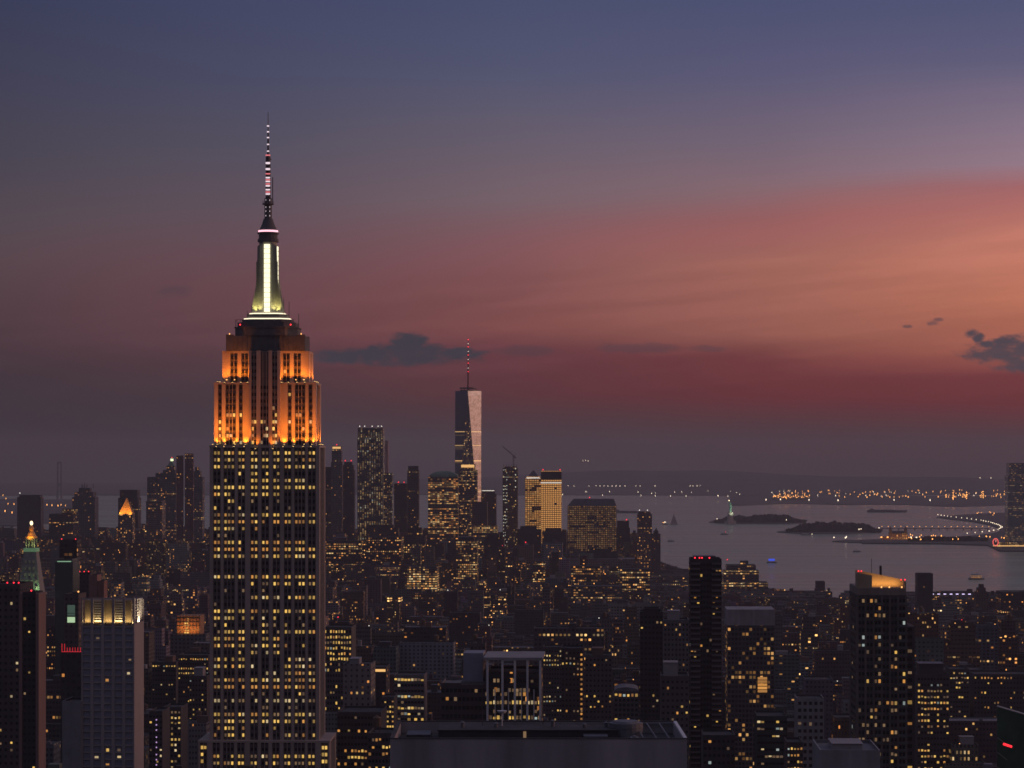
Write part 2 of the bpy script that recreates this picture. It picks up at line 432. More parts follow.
HERO = []     # (short name, px0, px1, ytop, ybottom, D) for line of sight
FOOT = []     # (x, y, radius) kept clear of ordinary buildings
def reg(short, px0, px1, ytop, D, depth):
    HERO.append((short, px0, px1, ytop, YH + CAMZ*F/D, D))
    w = (px1-px0)/F*D
    FOOT.append((X((px0+px1)/2, D), D + depth/2, w/2+3, depth/2+3))

def spot(name, parent, loc, aim, energy, colr, size_deg=70, blend=0.8, rad=0.3):
    d = bpy.data.lights.new(name, 'SPOT'); d.energy = energy; d.color = colr; d.spot_size = math.radians(size_deg); d.spot_blend = blend; d.shadow_soft_size = rad
    o = bpy.data.objects.new(name, d); COL.objects.link(o); o.parent = parent; o.location = loc
    o.rotation_euler = (Vector(aim)-Vector(loc)).to_track_quat('-Z', 'Y').to_euler()
    return o
def area(name, parent, loc, aim, sx, sy, energy, colr, spread=180):
    d = bpy.data.lights.new(name, 'AREA'); d.shape = 'RECTANGLE'; d.size = sx; d.size_y = sy; d.energy = energy; d.color = colr; d.spread = math.radians(spread)
    o = bpy.data.objects.new(name, d); COL.objects.link(o); o.parent = parent; o.location = loc
    o.rotation_euler = (Vector(aim)-Vector(loc)).to_track_quat('-Z', 'Y').to_euler()
    return o

# ================================================================== SETTING
random.seed(7)
def water_mat():
    m, t, b = new_mat('harbour_water')
    g = t.node('ShaderNodeNewGeometry'); x, y, z = t.sep(g.outputs['Position'])
    b.inputs['Base Color'].default_value = (0.13, 0.17, 0.17, 1)
    big = t.noise(t.xyz(t.m('MULTIPLY', x, 0.0007), t.m('MULTIPLY', y, 0.0022), 0.0), 1.0, 4.0, 0.6)
    t.put(b.inputs['Roughness'], t.step(big, 0.3, 0.7, 0.08, 0.24, smooth=False))
    b.inputs['IOR'].default_value = 1.33
    w1 = t.noise(t.xyz(t.m('MULTIPLY', x, 0.018), t.m('MULTIPLY', y, 0.03), 0.0), 1.0, 6.0, 0.7)
    bp = t.node('ShaderNodeBump'); bp.inputs['Strength'].default_value = 1.0
    t.put(bp.inputs['Distance'], t.step(big, 0.3, 0.7, 1.6, 5.0, smooth=False)); t.put(bp.inputs['Height'], w1)
    t.put(b.inputs['Normal'], bp.outputs[0])
    df = t.node('ShaderNodeBsdfDiffuse'); df.inputs['Color'].default_value = (0.66, 0.74, 0.50, 1)  # pale diffuse share puts the water's silvery sky sheen into its colour
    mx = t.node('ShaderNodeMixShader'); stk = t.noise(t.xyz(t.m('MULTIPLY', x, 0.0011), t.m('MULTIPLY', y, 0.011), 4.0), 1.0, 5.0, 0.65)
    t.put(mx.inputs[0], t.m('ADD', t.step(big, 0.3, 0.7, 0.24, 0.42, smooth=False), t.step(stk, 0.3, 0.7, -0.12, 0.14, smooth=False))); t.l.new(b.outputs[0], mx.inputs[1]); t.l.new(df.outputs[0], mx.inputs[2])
    t.l.new(mx.outputs[0], [n for n in t.n if n.type == 'OUTPUT_MATERIAL'][0].inputs['Surface'])
    return m
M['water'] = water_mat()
M['asphalt'] = plain('street_asphalt', (0.05, 0.05, 0.052), 0.9, 0.4, 0.02)
M['land'] = plain('far_land', (0.10, 0.10, 0.095), 0.95, 0.5, 0.003)
M['trees'] = plain('tree_leaves', (0.05, 0.065, 0.04), 0.95, 0.6, 0.05)

def poly(name, pts, z, mat, thick=None):
    b = MB()
    if thick: b.prism(pts, z-thick, z)
    else: b.face([(x, y, z) for x, y in pts])
    o = b.build(name, mat); o['kind'] = 'structure'
    return o
def shore(pxy):                     # a shoreline given by bearings and ranges
    return [(X(px, CAMZ*F/(py-YH)), CAMZ*F/(py-YH)) for px, py in pxy]

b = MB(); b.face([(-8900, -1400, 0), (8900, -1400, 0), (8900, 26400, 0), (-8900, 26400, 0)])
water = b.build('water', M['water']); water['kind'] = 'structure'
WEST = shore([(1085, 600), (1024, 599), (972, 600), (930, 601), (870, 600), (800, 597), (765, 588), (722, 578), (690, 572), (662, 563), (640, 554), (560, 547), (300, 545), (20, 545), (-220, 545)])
land = poly('ground', [(-1300, -600), (1700, -600)] + WEST[:1] + WEST[1:], 2.0, M['asphalt'], 2.5)
def shore_x(D):                     # the island's right-hand shore at a range
    pts = WEST[:12]
    if D <= pts[0][1]: return pts[0][0]
    for (xa, da), (xb, db) in zip(pts, pts[1:]):
        if min(da, db) <= D <= max(da, db): return xa + (xb-xa)*(D-da)/(db-da)
    return pts[-1][0]

def ridge(name, px0, px1, D, depth, z0, prof, mat, seed):
    """rolling land: a height field from the shore at range D back to D+depth"""
    rnd = random.Random(seed); nx, ny = 90, 10; ph = [rnd.uniform(0, 6.28) for _ in range(6)]
    b = MB(); pts = []
    for j in range(ny+1):
        t = j/ny
        for i in range(nx+1):
            s_ = i/nx; px = px0+(px1-px0)*s_
            h = prof(px)*(math.sin(min(1, t*1.6)*math.pi/2)**1.4)*(0.8+0.14*math.sin(s_*9+ph[0]+t*2)+0.08*math.sin(s_*23+ph[1]-t*3)+0.05*math.sin(s_*51+ph[2]+t*5))
            d = D + depth*t + (300*math.sin(s_*11+ph[3])+160*math.sin(s_*29+ph[4]))*(1-t)
            pts.append(((px-512)/F*d, d, z0 + max(0, h)))
    for j in range(ny):
        for i in range(nx):
            a = j*(nx+1)+i
            b.face([pts[a], pts[a+1], pts[a+nx+2], pts[a+nx+1]])
    # skirt down to the water on the near side
    for i in range(nx):
        a, c = pts[i], pts[i+1]; b.face([(a[0], a[1], -1), (c[0], c[1], -1), c, a])
    o = b.build(name, mat); o['kind'] = 'structure'
    return o
ridge('far_hills', -150, 1250, 18200, 6500, 5, lambda px: 40 + 104*math.exp(-((px-630)/190)**2) + 78*math.exp(-((px-900)/190)**2), M['land'], 3)
ridge('port_land', 730, 1250, 14200, 3000, 4, lambda px: 9.0, M['land'], 5)
ridge('far_shore', -250, 90, 9700, 5500, 4, lambda px: 22.0, M['land'], 8)

# Jersey waterfront park behind the curved sea wall
CURVE = shore([(937, 517.6), (950, 519.6), (966, 521.4), (980, 523.4), (990, 525.6), (997, 528), (1001, 530.5), (997, 533), (988, 534.8), (974, 536.4), (958, 537.6)])
JERSEY = CURVE + shore([(940, 538.6), (905, 539.5), (860, 541), (862, 544), (940, 544.5), (988, 546), (1000, 552), (1130, 552)]) + shore([(1130, 514), (1000, 513.5), (960, 515.5)])
poly('waterfront', JERSEY, 4.0, M['land'], 5.0)
# the islands
def island(name, pxy, z): return poly(name, shore(pxy), z, M['land'], z+1)
island('island', [(709, 522.6), (730, 524), (790, 524.2), (806, 523.2), (800, 521.5), (770, 520.2), (735, 520.2), (712, 521.4)], 3.0)
island('island', [(777, 532.4), (800, 534), (850, 534.2), (880, 532.6), (880, 530.5), (840, 529.4), (795, 530)], 3.0)
island('island', [(832, 541.8), (850, 543), (866, 543), (866, 541.2), (845, 540.6)], 2.5)

def tree_mass(name, label, px0, px1, pyb, hmax, seed, depth=150):
    """a far-off belt of trees read as one mass: many small leaf clumps over the land"""
    rnd = random.Random(seed); b = MB(); D = CAMZ*F/(pyb-YH)
    n = int((px1-px0)*9)
    for _ in range(n):
        px = rnd.uniform(px0, px1); s_ = (px-px0)/(px1-px0)
        env = hmax*min(1, 5*s_, 5*(1-s_))*(0.80+0.10*math.sin(s_*9+seed)+0.08*math.sin(s_*37+seed*2))
        d = D + rnd.uniform(0, depth); cx = (px-512)/F*d
        h = max(4, env*rnd.uniform(0.35, 1.0)); r = rnd.uniform(5, 11)
        for k in range(5):
            a = rnd.uniform(0, 6.28); q = Vector((cx+rnd.uniform(-r, r), d+rnd.uniform(-r, r), 4+h-rnd.uniform(0, 0.5)*h))
            u = Vector((math.cos(a), math.sin(a), rnd.uniform(-.3, .3)))*r*0.7; w = Vector((rnd.uniform(-.4, .4), rnd.uniform(-.4, .4), 1))*r*0.5
            b.face([tuple(q-u-w), tuple(q+u-w*0.6), tuple(q+u*0.6+w), tuple(q-u*0.7+w*0.8)])
        b.face([(cx-r, d, 3), (cx+r, d, 3), (cx+r*0.7, d, 3+h*0.8), (cx-r*0.7, d, 3+h*0.8)])
    tag(b.build(name, M['trees']), label, 'trees', None, 'stuff')
tree_mass('trees', 'dark belt of trees covering the island below the statue', 716, 804, 523.4, 34, 2)
tree_mass('trees', 'flat dark trees on the nearer island in the bay', 788, 879, 533.0, 38, 4)
tree_mass('trees', 'dark trees along the waterfront strip beside the lit brick hall', 912, 985, 542.6, 14, 6, 60)

# air: even haze round the whole place
hz = MB(); hz.box(-9000, 9000, -1500, 26500, -4.0, 470.0, True, True)
hm = bpy.data.materials.new('haze'); hm.use_nodes = True; ht = NT(hm.node_tree); ht.n.clear()
ho = ht.node('ShaderNodeOutputMaterial'); pv = ht.node('ShaderNodeVolumePrincipled')
pv.inputs['Density'].default_value = 4.5e-5; pv.inputs['Color'].default_value = (0.63, 0.62, 0.66, 1); pv.inputs['Anisotropy'].default_value = 0.1
ht.l.new(pv.outputs[0], ho.inputs['Volume'])
haze = hz.build('haze', hm); haze['kind'] = 'stuff'; haze['label'] = 'thin mauve evening haze over the whole city and bay'

# ================================================================== THE TALL ART DECO TOWER
def deco_tower():
    D0 = 1300.0; K = D0/F
    root = empty('skyscraper', (-129.9, 1317.0, 0), math.radians(-0.9))
    tag(root, 'tall art deco stone skyscraper with amber floodlit setbacks and needle mast', 'skyscraper')
    HERO.append(('the floodlit deco tower', 206, 331, 112, 1000, 1290)); FOOT.append((-129.9, 1317, 42, 32))
    groups = [(215.3, 218.8), (225.7, 229.2, 233.0), (239.9, 243.4), (252.5, 256.3), (263.6, 267.3), (274.9, 278.4), (286.2, 289.7), (296.6, 300.1, 303.7), (310.3, 314.1)]
    gx = [[(p-264.8)*K for p in g] for g in groups]
    rnd = random.Random(11); wins = []
    wall = MB(); pier = wall
    def shaft(hw, hd, z0, z1, grp, side_groups, clip=None):
        """a dark spandrel core, stone piers standing proud of it on every face"""
        wall.mat = 1; wall.box(-hw+0.7, hw-0.7, -hd+0.7, hd-0.7, z0, z1)
        wall.mat = 0
        for sgn, yy in ((1, -hd), (-1, hd)):
            edges = [-hw] + [e for g in grp for e in (g[0]-1.05, g[-1]+1.05)] + [hw]
            for k in range(0, len(edges), 2):
                a, c = edges[k], edges[k+1]
                if c - a > 0.15: wall.box(a, c, min(yy, yy+sgn*0.75), max(yy, yy+sgn*0.75), z0, z1)
            for g in grp:
                for a, c in zip(g, g[1:]):
                    mx = (a+c)/2; wall.box(mx-0.12, mx+0.12, min(yy+sgn*0.35, yy+sgn*0.72), max(yy+sgn*0.35, yy+sgn*0.72), z0, z1-0.6)
        for sgn, xx in ((1, -hw), (-1, hw)):
            edges = [-hd+0.76] + [e for g in side_groups for e in (g[0]-1.05, g[-1]+1.05)] + [hd-0.76]
            for k in range(0, len(edges), 2):
                a, c = edges[k], edges[k+1]
                if c - a > 0.15: wall.box(min(xx, xx+sgn*0.75), max(xx, xx+sgn*0.75), a, c, z0, z1)
        wall.mat = 0
        wall.box(-hw-0.15, hw+0.15, -hd-0.15, hd+0.15, z1-0.9, z1+0.25)
    sg = [(-12.6, -10.9), (-7.2, -5.5, -3.8), (-0.9, 0.9), (3.8, 5.5, 7.2), (10.9, 12.6)]
    FL = 3.62
    # shoulders, main shaft, two floodlit setbacks
    wing = [(-32.6, -31.0), ] ; wing2 = [(31.0, 32.6)]
    shaft(34.5, 19.5, 0, 112.5, [wing[0]] + gx + [wing2[0]], sg)
    shaft(28.9, 17.0, 112.5, 267.4, gx, sg)
    g2 = [[(p-264.8)*K for p in g] for g in ((219.4,), (227.0, 230.3, 233.6), (240.4,), (289.4,), (296.6, 299.9, 303.2), (310.4,))]
    shaft(26.9, 14.4, 267.4, 300.7, g2, sg[1:4])
    g3 = [[-17.6, -15.9], [-11.8, -10.2], [10.2, 11.8], [15.9, 17.6]]
    shaft(22.9, 12.2, 300.7, 317.3, g3, sg[2:3])
    # the middle bay runs flush with the main shaft up to the top setback
    wall.mat = 1; wall.box(-7.4, 7.4, -16.3, 16.3, 267.4, 316.8)
    wall.mat = 0
    for a, c in ((-8.2, -6.9), (-4.3, -2.1), (2.1, 4.0), (6.7, 8.2)):
        wall.box(a, c, -17.0, -16.2, 267.4, 317.6)
    for sx in (-1, 1): wall.box(min(sx*7.42, sx*8.2), max(sx*7.42, sx*8.2), -16.18, 16.2, 267.4, 317.4)
    for x in (-5.6, -0.9, 0.95, 5.4): wall.box(x-0.1, x+0.1, -16.66, -16.3, 267.4, 316.5)
    # plain block with corner buttresses under the mast
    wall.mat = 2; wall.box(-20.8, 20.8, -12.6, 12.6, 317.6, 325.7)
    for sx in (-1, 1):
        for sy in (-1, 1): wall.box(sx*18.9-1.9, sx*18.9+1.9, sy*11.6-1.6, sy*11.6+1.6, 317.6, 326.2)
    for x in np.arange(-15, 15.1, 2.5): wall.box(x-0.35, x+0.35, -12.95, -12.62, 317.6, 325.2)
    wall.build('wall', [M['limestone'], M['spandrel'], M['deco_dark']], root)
    pat = ['F', 'F', 'F', 'C', 'CR', 'B', 'LC', 'S', 'D', 'F', 'O', 'Lg', 'S', 'O', 'O', 'F', 'N', 'N', 'F', 'CR', 'S', 'CR', 'N', 'F', 'LC', 'S', 'F', 'LC', 'LC', 'C', 'LR', 'LR', 'R', 'F', 'O', 'S', 'P', 'S', 'F', 'F', 'L', 'LR', 'S', 'N', 'F', 'F', 'S', 'S', 'LR']
    for r, c in enumerate(pat):
        z = 263.7 - r*FL
        if c == 'N' and r == 43: pass
        for gi, g in enumerate(gx):
            sec = 'L' if gi < 3 else ('C' if gi < 6 else 'R')
            pr = {'F': 0.93, 'B': 0.98, 'O': 0.93, 'P': 0.8, 'D': 0.3, 'S': 0.24, 'N': 0.02}.get(c)
            if pr is None: pr = 0.85 if sec in c else (0.35 if 'g' in c and rnd.random() < 0.4 else 0.10)
            gon = rnd.random() < 0.5
            if gon and c in 'FO': pr = min(1, pr+0.06)
            for x in g:
                k = 0
                if rnd.random() < pr:
                    k = 1
                    q = rnd.random()
                    if c == 'O': k = 2 if q < 0.75 else 1
                    elif c == 'P': k = 4 if q < 0.5 else 3
                    elif c in 'SDN': k = 3 if q < 0.6 else 1
                    elif c != 'B': k = 3 if q < 0.22 else (2 if q < 0.36 else (4 if q < 0.44 else 1))
                yy = -16.55 if z > 112.5 else -19.05
                wins.append((x, yy, z, 1.1, 1.65, 0, k))
    for r in range(3):
        for x in (-32.6, -31.0, 31.0, 32.6): wins.append((x, -19.05, 109.0-r*FL, 1.26, 1.75, 0, 1 if rnd.random() < 0.75 else 0))
    for r in range(9):                                     # second setback
        z = 298.2 - r*FL
        for g in g2 + [[-6.2, -4.9], [-1.5, 0.0], [1.2, 4.7], [5.9]]:
            mid = abs(g[0]) < 7 and abs(g[-1]) < 7
            for x in g:
                pr = [0.0, 0.10, 0.03, 0.05, 0.30, 0.45, 0.52, 0.62, 0.4][r]
                k = 0
                if rnd.random() < pr: k = rnd.choice([1, 4, 1, 3, 3])
                wins.append((x, -16.4 if mid else -13.95, z, 1.2, 1.75, 0, k))
    for r in range(4):
        z = 314.0 - r*FL
        for g in g3 + [[-6.2, -4.9], [5.9, 4.7]]:
            for x in g: wins.append((x, -16.4 if abs(x) < 7 else -11.75, z, 1.2, 1.8, 0, 3 if rnd.random() < 0.12 else 0))
    for sgn in (-1, 1):                                    # unlit side windows
        for g in sg:
            for y in g:
                for r in range(40): wins.append((sgn*28.45, y, 263.7 - r*FL, 1.3, 1.75, sgn*math.pi/2, 0 if rnd.random() < 0.97 else 3))
    add_windows(root, wins, 99, 1.0, False)
    # observatory tiers and mast
    t = MB()
    o8 = lambda r, ry: [(r*a, ry*c) for a, c in ((-0.62, -1), (0.62, -1), (1, -0.6), (1, 0.6), (0.62, 1), (-0.62, 1), (-1, 0.6), (-1, -0.6))]
    t.prism(o8(16.6, 13.6), 325.7, 329.6); t.prism(o8(17.0, 14.0), 329.6, 330.3); t.prism(o8(15.4, 12.6), 330.3, 332.6); t.prism(o8(13.2, 11.0), 332.6, 334.2)
    t.prism(o8(10.6, 9.4), 334.8, 336.9)
    for k in range(16): t.box(-15.2+k*2.0, -15.0+k*2.0, -13.2, -13.0, 332.6, 333.8)
    t.box(-15.6, 15.6, -13.25, -13.15, 333.7, 333.85)
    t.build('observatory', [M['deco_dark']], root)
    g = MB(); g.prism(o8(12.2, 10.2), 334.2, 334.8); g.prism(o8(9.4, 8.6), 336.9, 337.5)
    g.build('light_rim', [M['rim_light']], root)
    sh = MB()
    n8 = lambda r: [(r*math.cos(math.pi/8+k*math.pi/4), r*math.sin(math.pi/8+k*math.pi/4)) for k in range(8)]
    sh.prism(n8(5.2), 337.5, 374.4, True, n8(4.9))
    for sx in (-1, 1):
        # winged buttresses flaring at the foot, front and sides
        for pts in ([(sx*1.95, 337.5), (sx*8.4, 337.5), (sx*7.6, 343), (sx*6.2, 350), (sx*5.4, 358), (sx*5.1, 372), (sx*1.95, 374)],):
            for y0, y1 in ((-5.3, -4.3), (4.3, 5.3)):
                f = [(x, y0, z) for x, z in pts]; bk = [(x, y1, z) for x, z in pts]
                sh.face(f if sx > 0 else f[::-1]); sh.face(bk[::-1] if sx > 0 else bk)
                for i in range(len(pts)):
                    j = (i+1) % len(pts); q = [f[i], f[j], bk[j], bk[i]]; sh.face(q[::-1] if sx > 0 else q)
    for x in (-5.5, -3.9, 3.9, 5.5): sh.box(x-0.25, x+0.25, -5.75, -5.25, 337.5, 372 if abs(x) < 5 else 364)
    sh.build('mast_shaft', [M['mast_stone']], root)
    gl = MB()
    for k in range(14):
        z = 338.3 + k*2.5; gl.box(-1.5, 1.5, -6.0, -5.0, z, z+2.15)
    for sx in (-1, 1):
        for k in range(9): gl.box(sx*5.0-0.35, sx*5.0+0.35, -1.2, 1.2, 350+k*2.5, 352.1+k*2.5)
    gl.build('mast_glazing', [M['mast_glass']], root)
    cp = MB()
    cp.cyl(0, 0, 5.6, 374.4, 376.0, 16); cp.cyl(0, 0, 5.0, 376.0, 378.6, 16); cp.cyl(0, 0, 5.7, 378.6, 379.4, 16)
    cp.cyl(0, 0, 4.9, 380.4, 383.6, 16, 3.4); cp.cyl(0, 0, 3.4, 383.6, 386.4, 14, 2.5); cp.cyl(0, 0, 2.0, 386.4, 397, 12); cp.cyl(0, 0, 3.1, 393.8, 394.4, 12)
    for k in range(10):
        a = k*0.628; cp.rod((3.0*math.cos(a), 3.0*math.sin(a), 394.4), (3.0*math.cos(a), 3.0*math.sin(a), 395.8), 0.08, 4)
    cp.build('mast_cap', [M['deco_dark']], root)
    rr = MB(); rr.cyl(0, 0, 5.3, 379.4, 380.4, 20); rr.build('ring_light', [M['ring_pink']], root)
    an = MB()
    for sx in (-1, 1):
        for sy in (-1, 1): an.rod((sx*1.05, sy*1.05, 397), (sx*0.95, sy*0.95, 416), 0.2, 5)
    for k in range(13): an.box(-1.25, 1.25, -1.25, 1.25, 397.6+k*1.5, 398.0+k*1.5)
    an.cyl(0, 0, 0.8, 397, 416, 8); an.cyl(0, 0, 1.3, 416, 418.6, 10); an.cyl(0, 0, 0.6, 418.6, 432, 8, 0.4); an.cyl(0, 0, 0.28, 432, 441.5, 6, 0.14)
    an.rod((2.4, 0, 394), (2.4, 0, 408), 0.25, 5); an.rod((-1.2, 0, 417.2), (1.8, 0, 417.2), 0.2, 5)
    an.build('antenna', [M['metal']], root)
    wl = MB()
    for k, z in enumerate((387.6, 389.9, 392.0, 395.6, 398.8, 401, 403, 405.2, 407.2, 411.5, 414.6)): wl.box(-1.15, 1.15, -1.75, -1.0, z, z+(0.95 if z > 410 else 0.7))
    for z in (416.6, 421.0, 424.5, 428.0, 431.0, 434.0): wl.box(-0.55, 0.55, -0.9, -0.35, z, z+0.6)
    wl.build('antenna_lamp', [M['ant_white']], root)
    rl = MB()
    for z in (399.9, 404.1, 406.2, 409.3, 418.9): rl.box(-1.2, 1.2, -1.7, -1.0, z, z+0.5)
    rl.build('antenna_beacon', [M['ant_red']], root)
    for x in (-18.5, 18.5): link_mesh('beacon', BEACON, root, (x*0.72, -12.9, 330.3), (.8, .8, .8))
    for x, z in ((-18.8, 326.2), (19.0, 326.2)): link_mesh('roof_lamp', ROOFLAMP['amber'], root, (x, -14.0, z-1.6), (0.5, 0.5, 0.7))
    for x, z in ((-10.4, 334.2), (-8.0, 337.5), (11.8, 334.2), (9.0, 337.5), (-16.5, 330.3), (16.9, 330.3)):
        a2 = MB(); a2.rod((x, -6, z), (x, -6, z+rnd.uniform(4, 11)), 0.16, 5); a2.build('aerial', [M['metal']], root)
    for o in root.children:
        if o.name.split('.')[0] in ('observatory', 'light_rim', 'mast_shaft', 'mast_glazing', 'mast_cap', 'ring_light', 'antenna', 'antenna_lamp', 'antenna_beacon'):
            for v in o.data.vertices: v.co.z = 325.7 + (v.co.z-325.7)*1.033
    # floodlights on the setbacks, many on arms added to even out their wash
    fx = MB()
    OR = (1.0, 0.235, 0.015)
    def flood(x, y, z, aim, e, sz=95):
        fx.mat = 0; fx.box(x-0.45, x+0.45, y-0.35, y+0.35, z, z+0.45)
        fx.mat = 1; fx.box(x-0.36, x+0.36, y-0.26, y+0.26, z+0.46, z+0.52)
        spot('floodlight', root, (x, y, z+0.8), aim, e, OR, sz, 0.9)
    for sx in (-1, 1):
        for x in (24.9, 20.8, 15.6, 10.2):
            flood(sx*x, -21.6, 266.6, (sx*x, -14.4, 291), FLOOD[0], 78); fx.mat = 0; fx.box(sx*x-.12, sx*x+.12, -21.6, -17.0, 266.3, 266.58)
        for x in (21.2, 17.0, 12.5, 9.0):
            flood(sx*x, -16.4, 300.4, (sx*x, -12.2, 310), FLOOD[1]*0.8, 84); fx.mat = 0; fx.box(sx*x-.12, sx*x+.12, -17.6, -14.4, 299.9, 300.18)
        for y in (-9, 0, 9):
            flood(sx*28.3, y, 267.8, (sx*26.6, y, 284), FLOOD[0]*0.8)
            flood(sx*25.8, y, 301.1, (sx*22.7, y, 309), FLOOD[1]*0.8)
        fx.mat = 0; fx.box(sx*4.6-0.15, sx*4.6+0.15, -18.9, -16.9, 265.2, 265.5)
        flood(sx*4.6, -18.7, 265.5, (sx*3.6, -16.6, 296), FLOOD[0]*0.35, 90)
        link_mesh('roof_lamp', ROOFLAMP['amber'], root, (sx*20.4, -13.6, 301.0), (.8, .8, .5)); link_mesh('roof_lamp', ROOFLAMP['amber'], root, (sx*16.2, -13.6, 301.0), (.6, .6, .5))  # lamp balls added to show the glare of the floodlights
        spot('floodlight', root, (sx*6.4, -7.2, 338.0), (sx*4.2, -4.4, 350), 3600, (1.0, 0.88, 0.26), 90, 0.9)
        spot('floodlight', root, (sx*3.4, -7.0, 338.0), (sx*3.0, -4.4, 356), 3200, (1.0, 0.88, 0.30), 80, 0.9)
    for sx in (-1, 1):
        for x in (24.9, 20.8, 15.6, 10.2): flood(sx*x, -16.1, 267.8, (sx*x, -14.4, 274), 5200, 110)
    fx.build('floodlight', [M['metal'], M['flood_face']], root)
FLOOD = (16000, 9500)
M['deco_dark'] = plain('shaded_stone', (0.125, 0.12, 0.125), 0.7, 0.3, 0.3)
M['mast_stone'] = plain('mast_metal', (0.38, 0.37, 0.32), 0.55, 0.2, 0.3, 0.3)
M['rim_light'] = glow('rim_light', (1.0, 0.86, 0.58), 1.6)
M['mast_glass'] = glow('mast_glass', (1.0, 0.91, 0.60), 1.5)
M['ring_pink'] = glow('ring_light', (1.0, 0.50, 0.60), 1.6)
M['ant_white'] = glow('antenna_lamp', (1.0, 0.80, 0.88), 0.95)
M['ant_red'] = glow('antenna_red', (1.0, 0.22, 0.25), 0.9)
M['flood_face'] = glow('flood_face', (1.0, 0.6, 0.2), 5.0)
deco_tower()

# ================================================================== OTHER TOWERS
def glass_material():
    m = M['facade'].copy(); m.name = 'curtain_wall'
    b = [n for n in m.node_tree.nodes if n.type == 'BSDF_PRINCIPLED'][0]
    for s_ in ('Roughness', 'Metallic', 'Base Color'):
        for l in list(b.inputs[s_].links): m.node_tree.links.remove(l)
    b.inputs['Metallic'].default_value = 0.95
    t = NT(m.node_tree)
    a = [n for n in m.node_tree.nodes if n.type == 'ATTRIBUTE' and n.attribute_name == 'tint'][0]
    t.l.new(a.outputs['Color'], b.inputs['Base Color'])
    tco = t.node('ShaderNodeTexCoord'); n = t.noise(tco.outputs['Object'], 0.11, 3.0, 0.6)
    t.put(b.inputs['Roughness'], t.step(n, 0.3, 0.7, 0.07, 0.24, smooth=False))
    m.cycles.emission_sampling = 'NONE'
    return m
M['glass'] = glass_material()
random.seed(21)

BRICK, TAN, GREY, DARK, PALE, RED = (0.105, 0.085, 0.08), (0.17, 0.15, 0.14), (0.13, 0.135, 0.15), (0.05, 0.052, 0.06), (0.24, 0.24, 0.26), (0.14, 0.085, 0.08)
GLS = (0.32, 0.34, 0.38)

def tower(short, label, px0, px1, ytop, D, depth=30, st=None, tiers=(), name='office_tower', cat='building', mat='facade', roof='roof', bulk=(), beacons=(), lamps=(), tank=(), group=None, rz=GRID, line=None, par=1.1, register=True):
    """a building from its own walls, set-back tiers, parapets and roof things; returns its Empty, the span and the roof height"""
    st = st or style()
    if register: reg(short, px0, px1, ytop, D, depth)
    K = D/F; w = (px1-px0)*K; xc = X((px0+px1)/2, D)
    root = empty(name, (xc + math.sin(-rz)*depth/2, D+depth/2, 0), rz); tag(root, label, cat, group)
    wl = MB(st); rf = MB()
    levels = [(px0, px1, ytop)] + list(tiers)
    z0 = 0.0; d = depth
    for i, (a, c, yt) in enumerate(levels):
        x0, x1, z1 = (a-(px0+px1)/2)*K, (c-(px0+px1)/2)*K, Z(yt, D)
        if i: d = max(5.0, d*min(0.92, (x1-x0)/pw + 0.08))
        pw = x1-x0
        wl.prism([(x0, -d/2), (x1, -d/2), (x1, d/2), (x0, d/2)], z0, z1, False)
        t = min(0.45, pw*0.1); wl.ring(x0, x1, -d/2, d/2, t, z1)
        rf.box(x0+t, x1-t, -d/2+t, d/2-t, z1-par-0.02, z1-par)          # roof deck below the parapet
        for q in ([(x0+t, -d/2+t), (x0+t, d/2-t)], [(x1-t, d/2-t), (x1-t, -d/2+t)], [(x0+t, d/2-t), (x1-t, d/2-t)], [(x1-t, -d/2+t), (x0+t, -d/2+t)]):
            rf.wallq(q[0], q[1], z1-par, z1-0.01)
        z0 = z1 - par
    wl.build('wall', [M[mat]], root); ro = rf.build('roof', [M[roof]], root)
    top = z0; mid = (px0+px1)/2; fy = -d/2
    for a, c, h, k in bulk:
        link_mesh('bulkhead', BULK[k], ro, (((a+c)/2-mid)*K, 0.05*d, top), ((c-a)*K, d*0.5, h))
    for p in beacons: link_mesh('beacon', BEACON, ro, ((p-mid)*K, fy+0.7, top+0.6), (BS(D),)*3)
    for p, k in lamps: link_mesh('roof_lamp', ROOFLAMP[k], ro, ((p-mid)*K, fy+1.4, top), (max(1, BS(D)*0.8),)*3)
    for p in tank: link_mesh('water_tank', TANK, ro, ((p-mid)*K, d*0.1, top))
    if line:                                  # a lit strip under the parapet
        b = MB(); b.box(-pw/2+0.4, pw/2-0.4, fy-0.25, fy-0.05, top+par-1.6-line[1], top+par-1.6); b.build('light_strip', [M[line[0]]], root)
    return root, pw, d, top, mid, K
def BS(D): return max(0.8, D/2300.0)

M['strip_white'] = glow('strip_white', (1.0, 0.90, 0.78), 0.75)
M['strip_green'] = glow('strip_green', (0.55, 1.0, 0.62), 0.35)
M['strip_amber'] = glow('strip_amber', (1.0, 0.55, 0.18), 1.0)
M['gold'] = plain('gilded_roof', (0.55, 0.30, 0.09), 0.5, 0.25, 0.3, 0.3)

def roof_pyramid(root, x0, x1, d, z0, z1, mat, trunc=0.0, name='roof_cap'):
    b = MB(); cx = (x0+x1)/2; h = (x1-x0)/2
    b.prism([(x0, -d/2), (x1, -d/2), (x1, d/2), (x0, d/2)], z0, z1, trunc > 0, [(cx-h*trunc, -d/2*trunc), (cx+h*trunc, -d/2*trunc), (cx+h*trunc, d/2*trunc), (cx-h*trunc, d/2*trunc)])
    return b.build(name, [M[mat]], root)

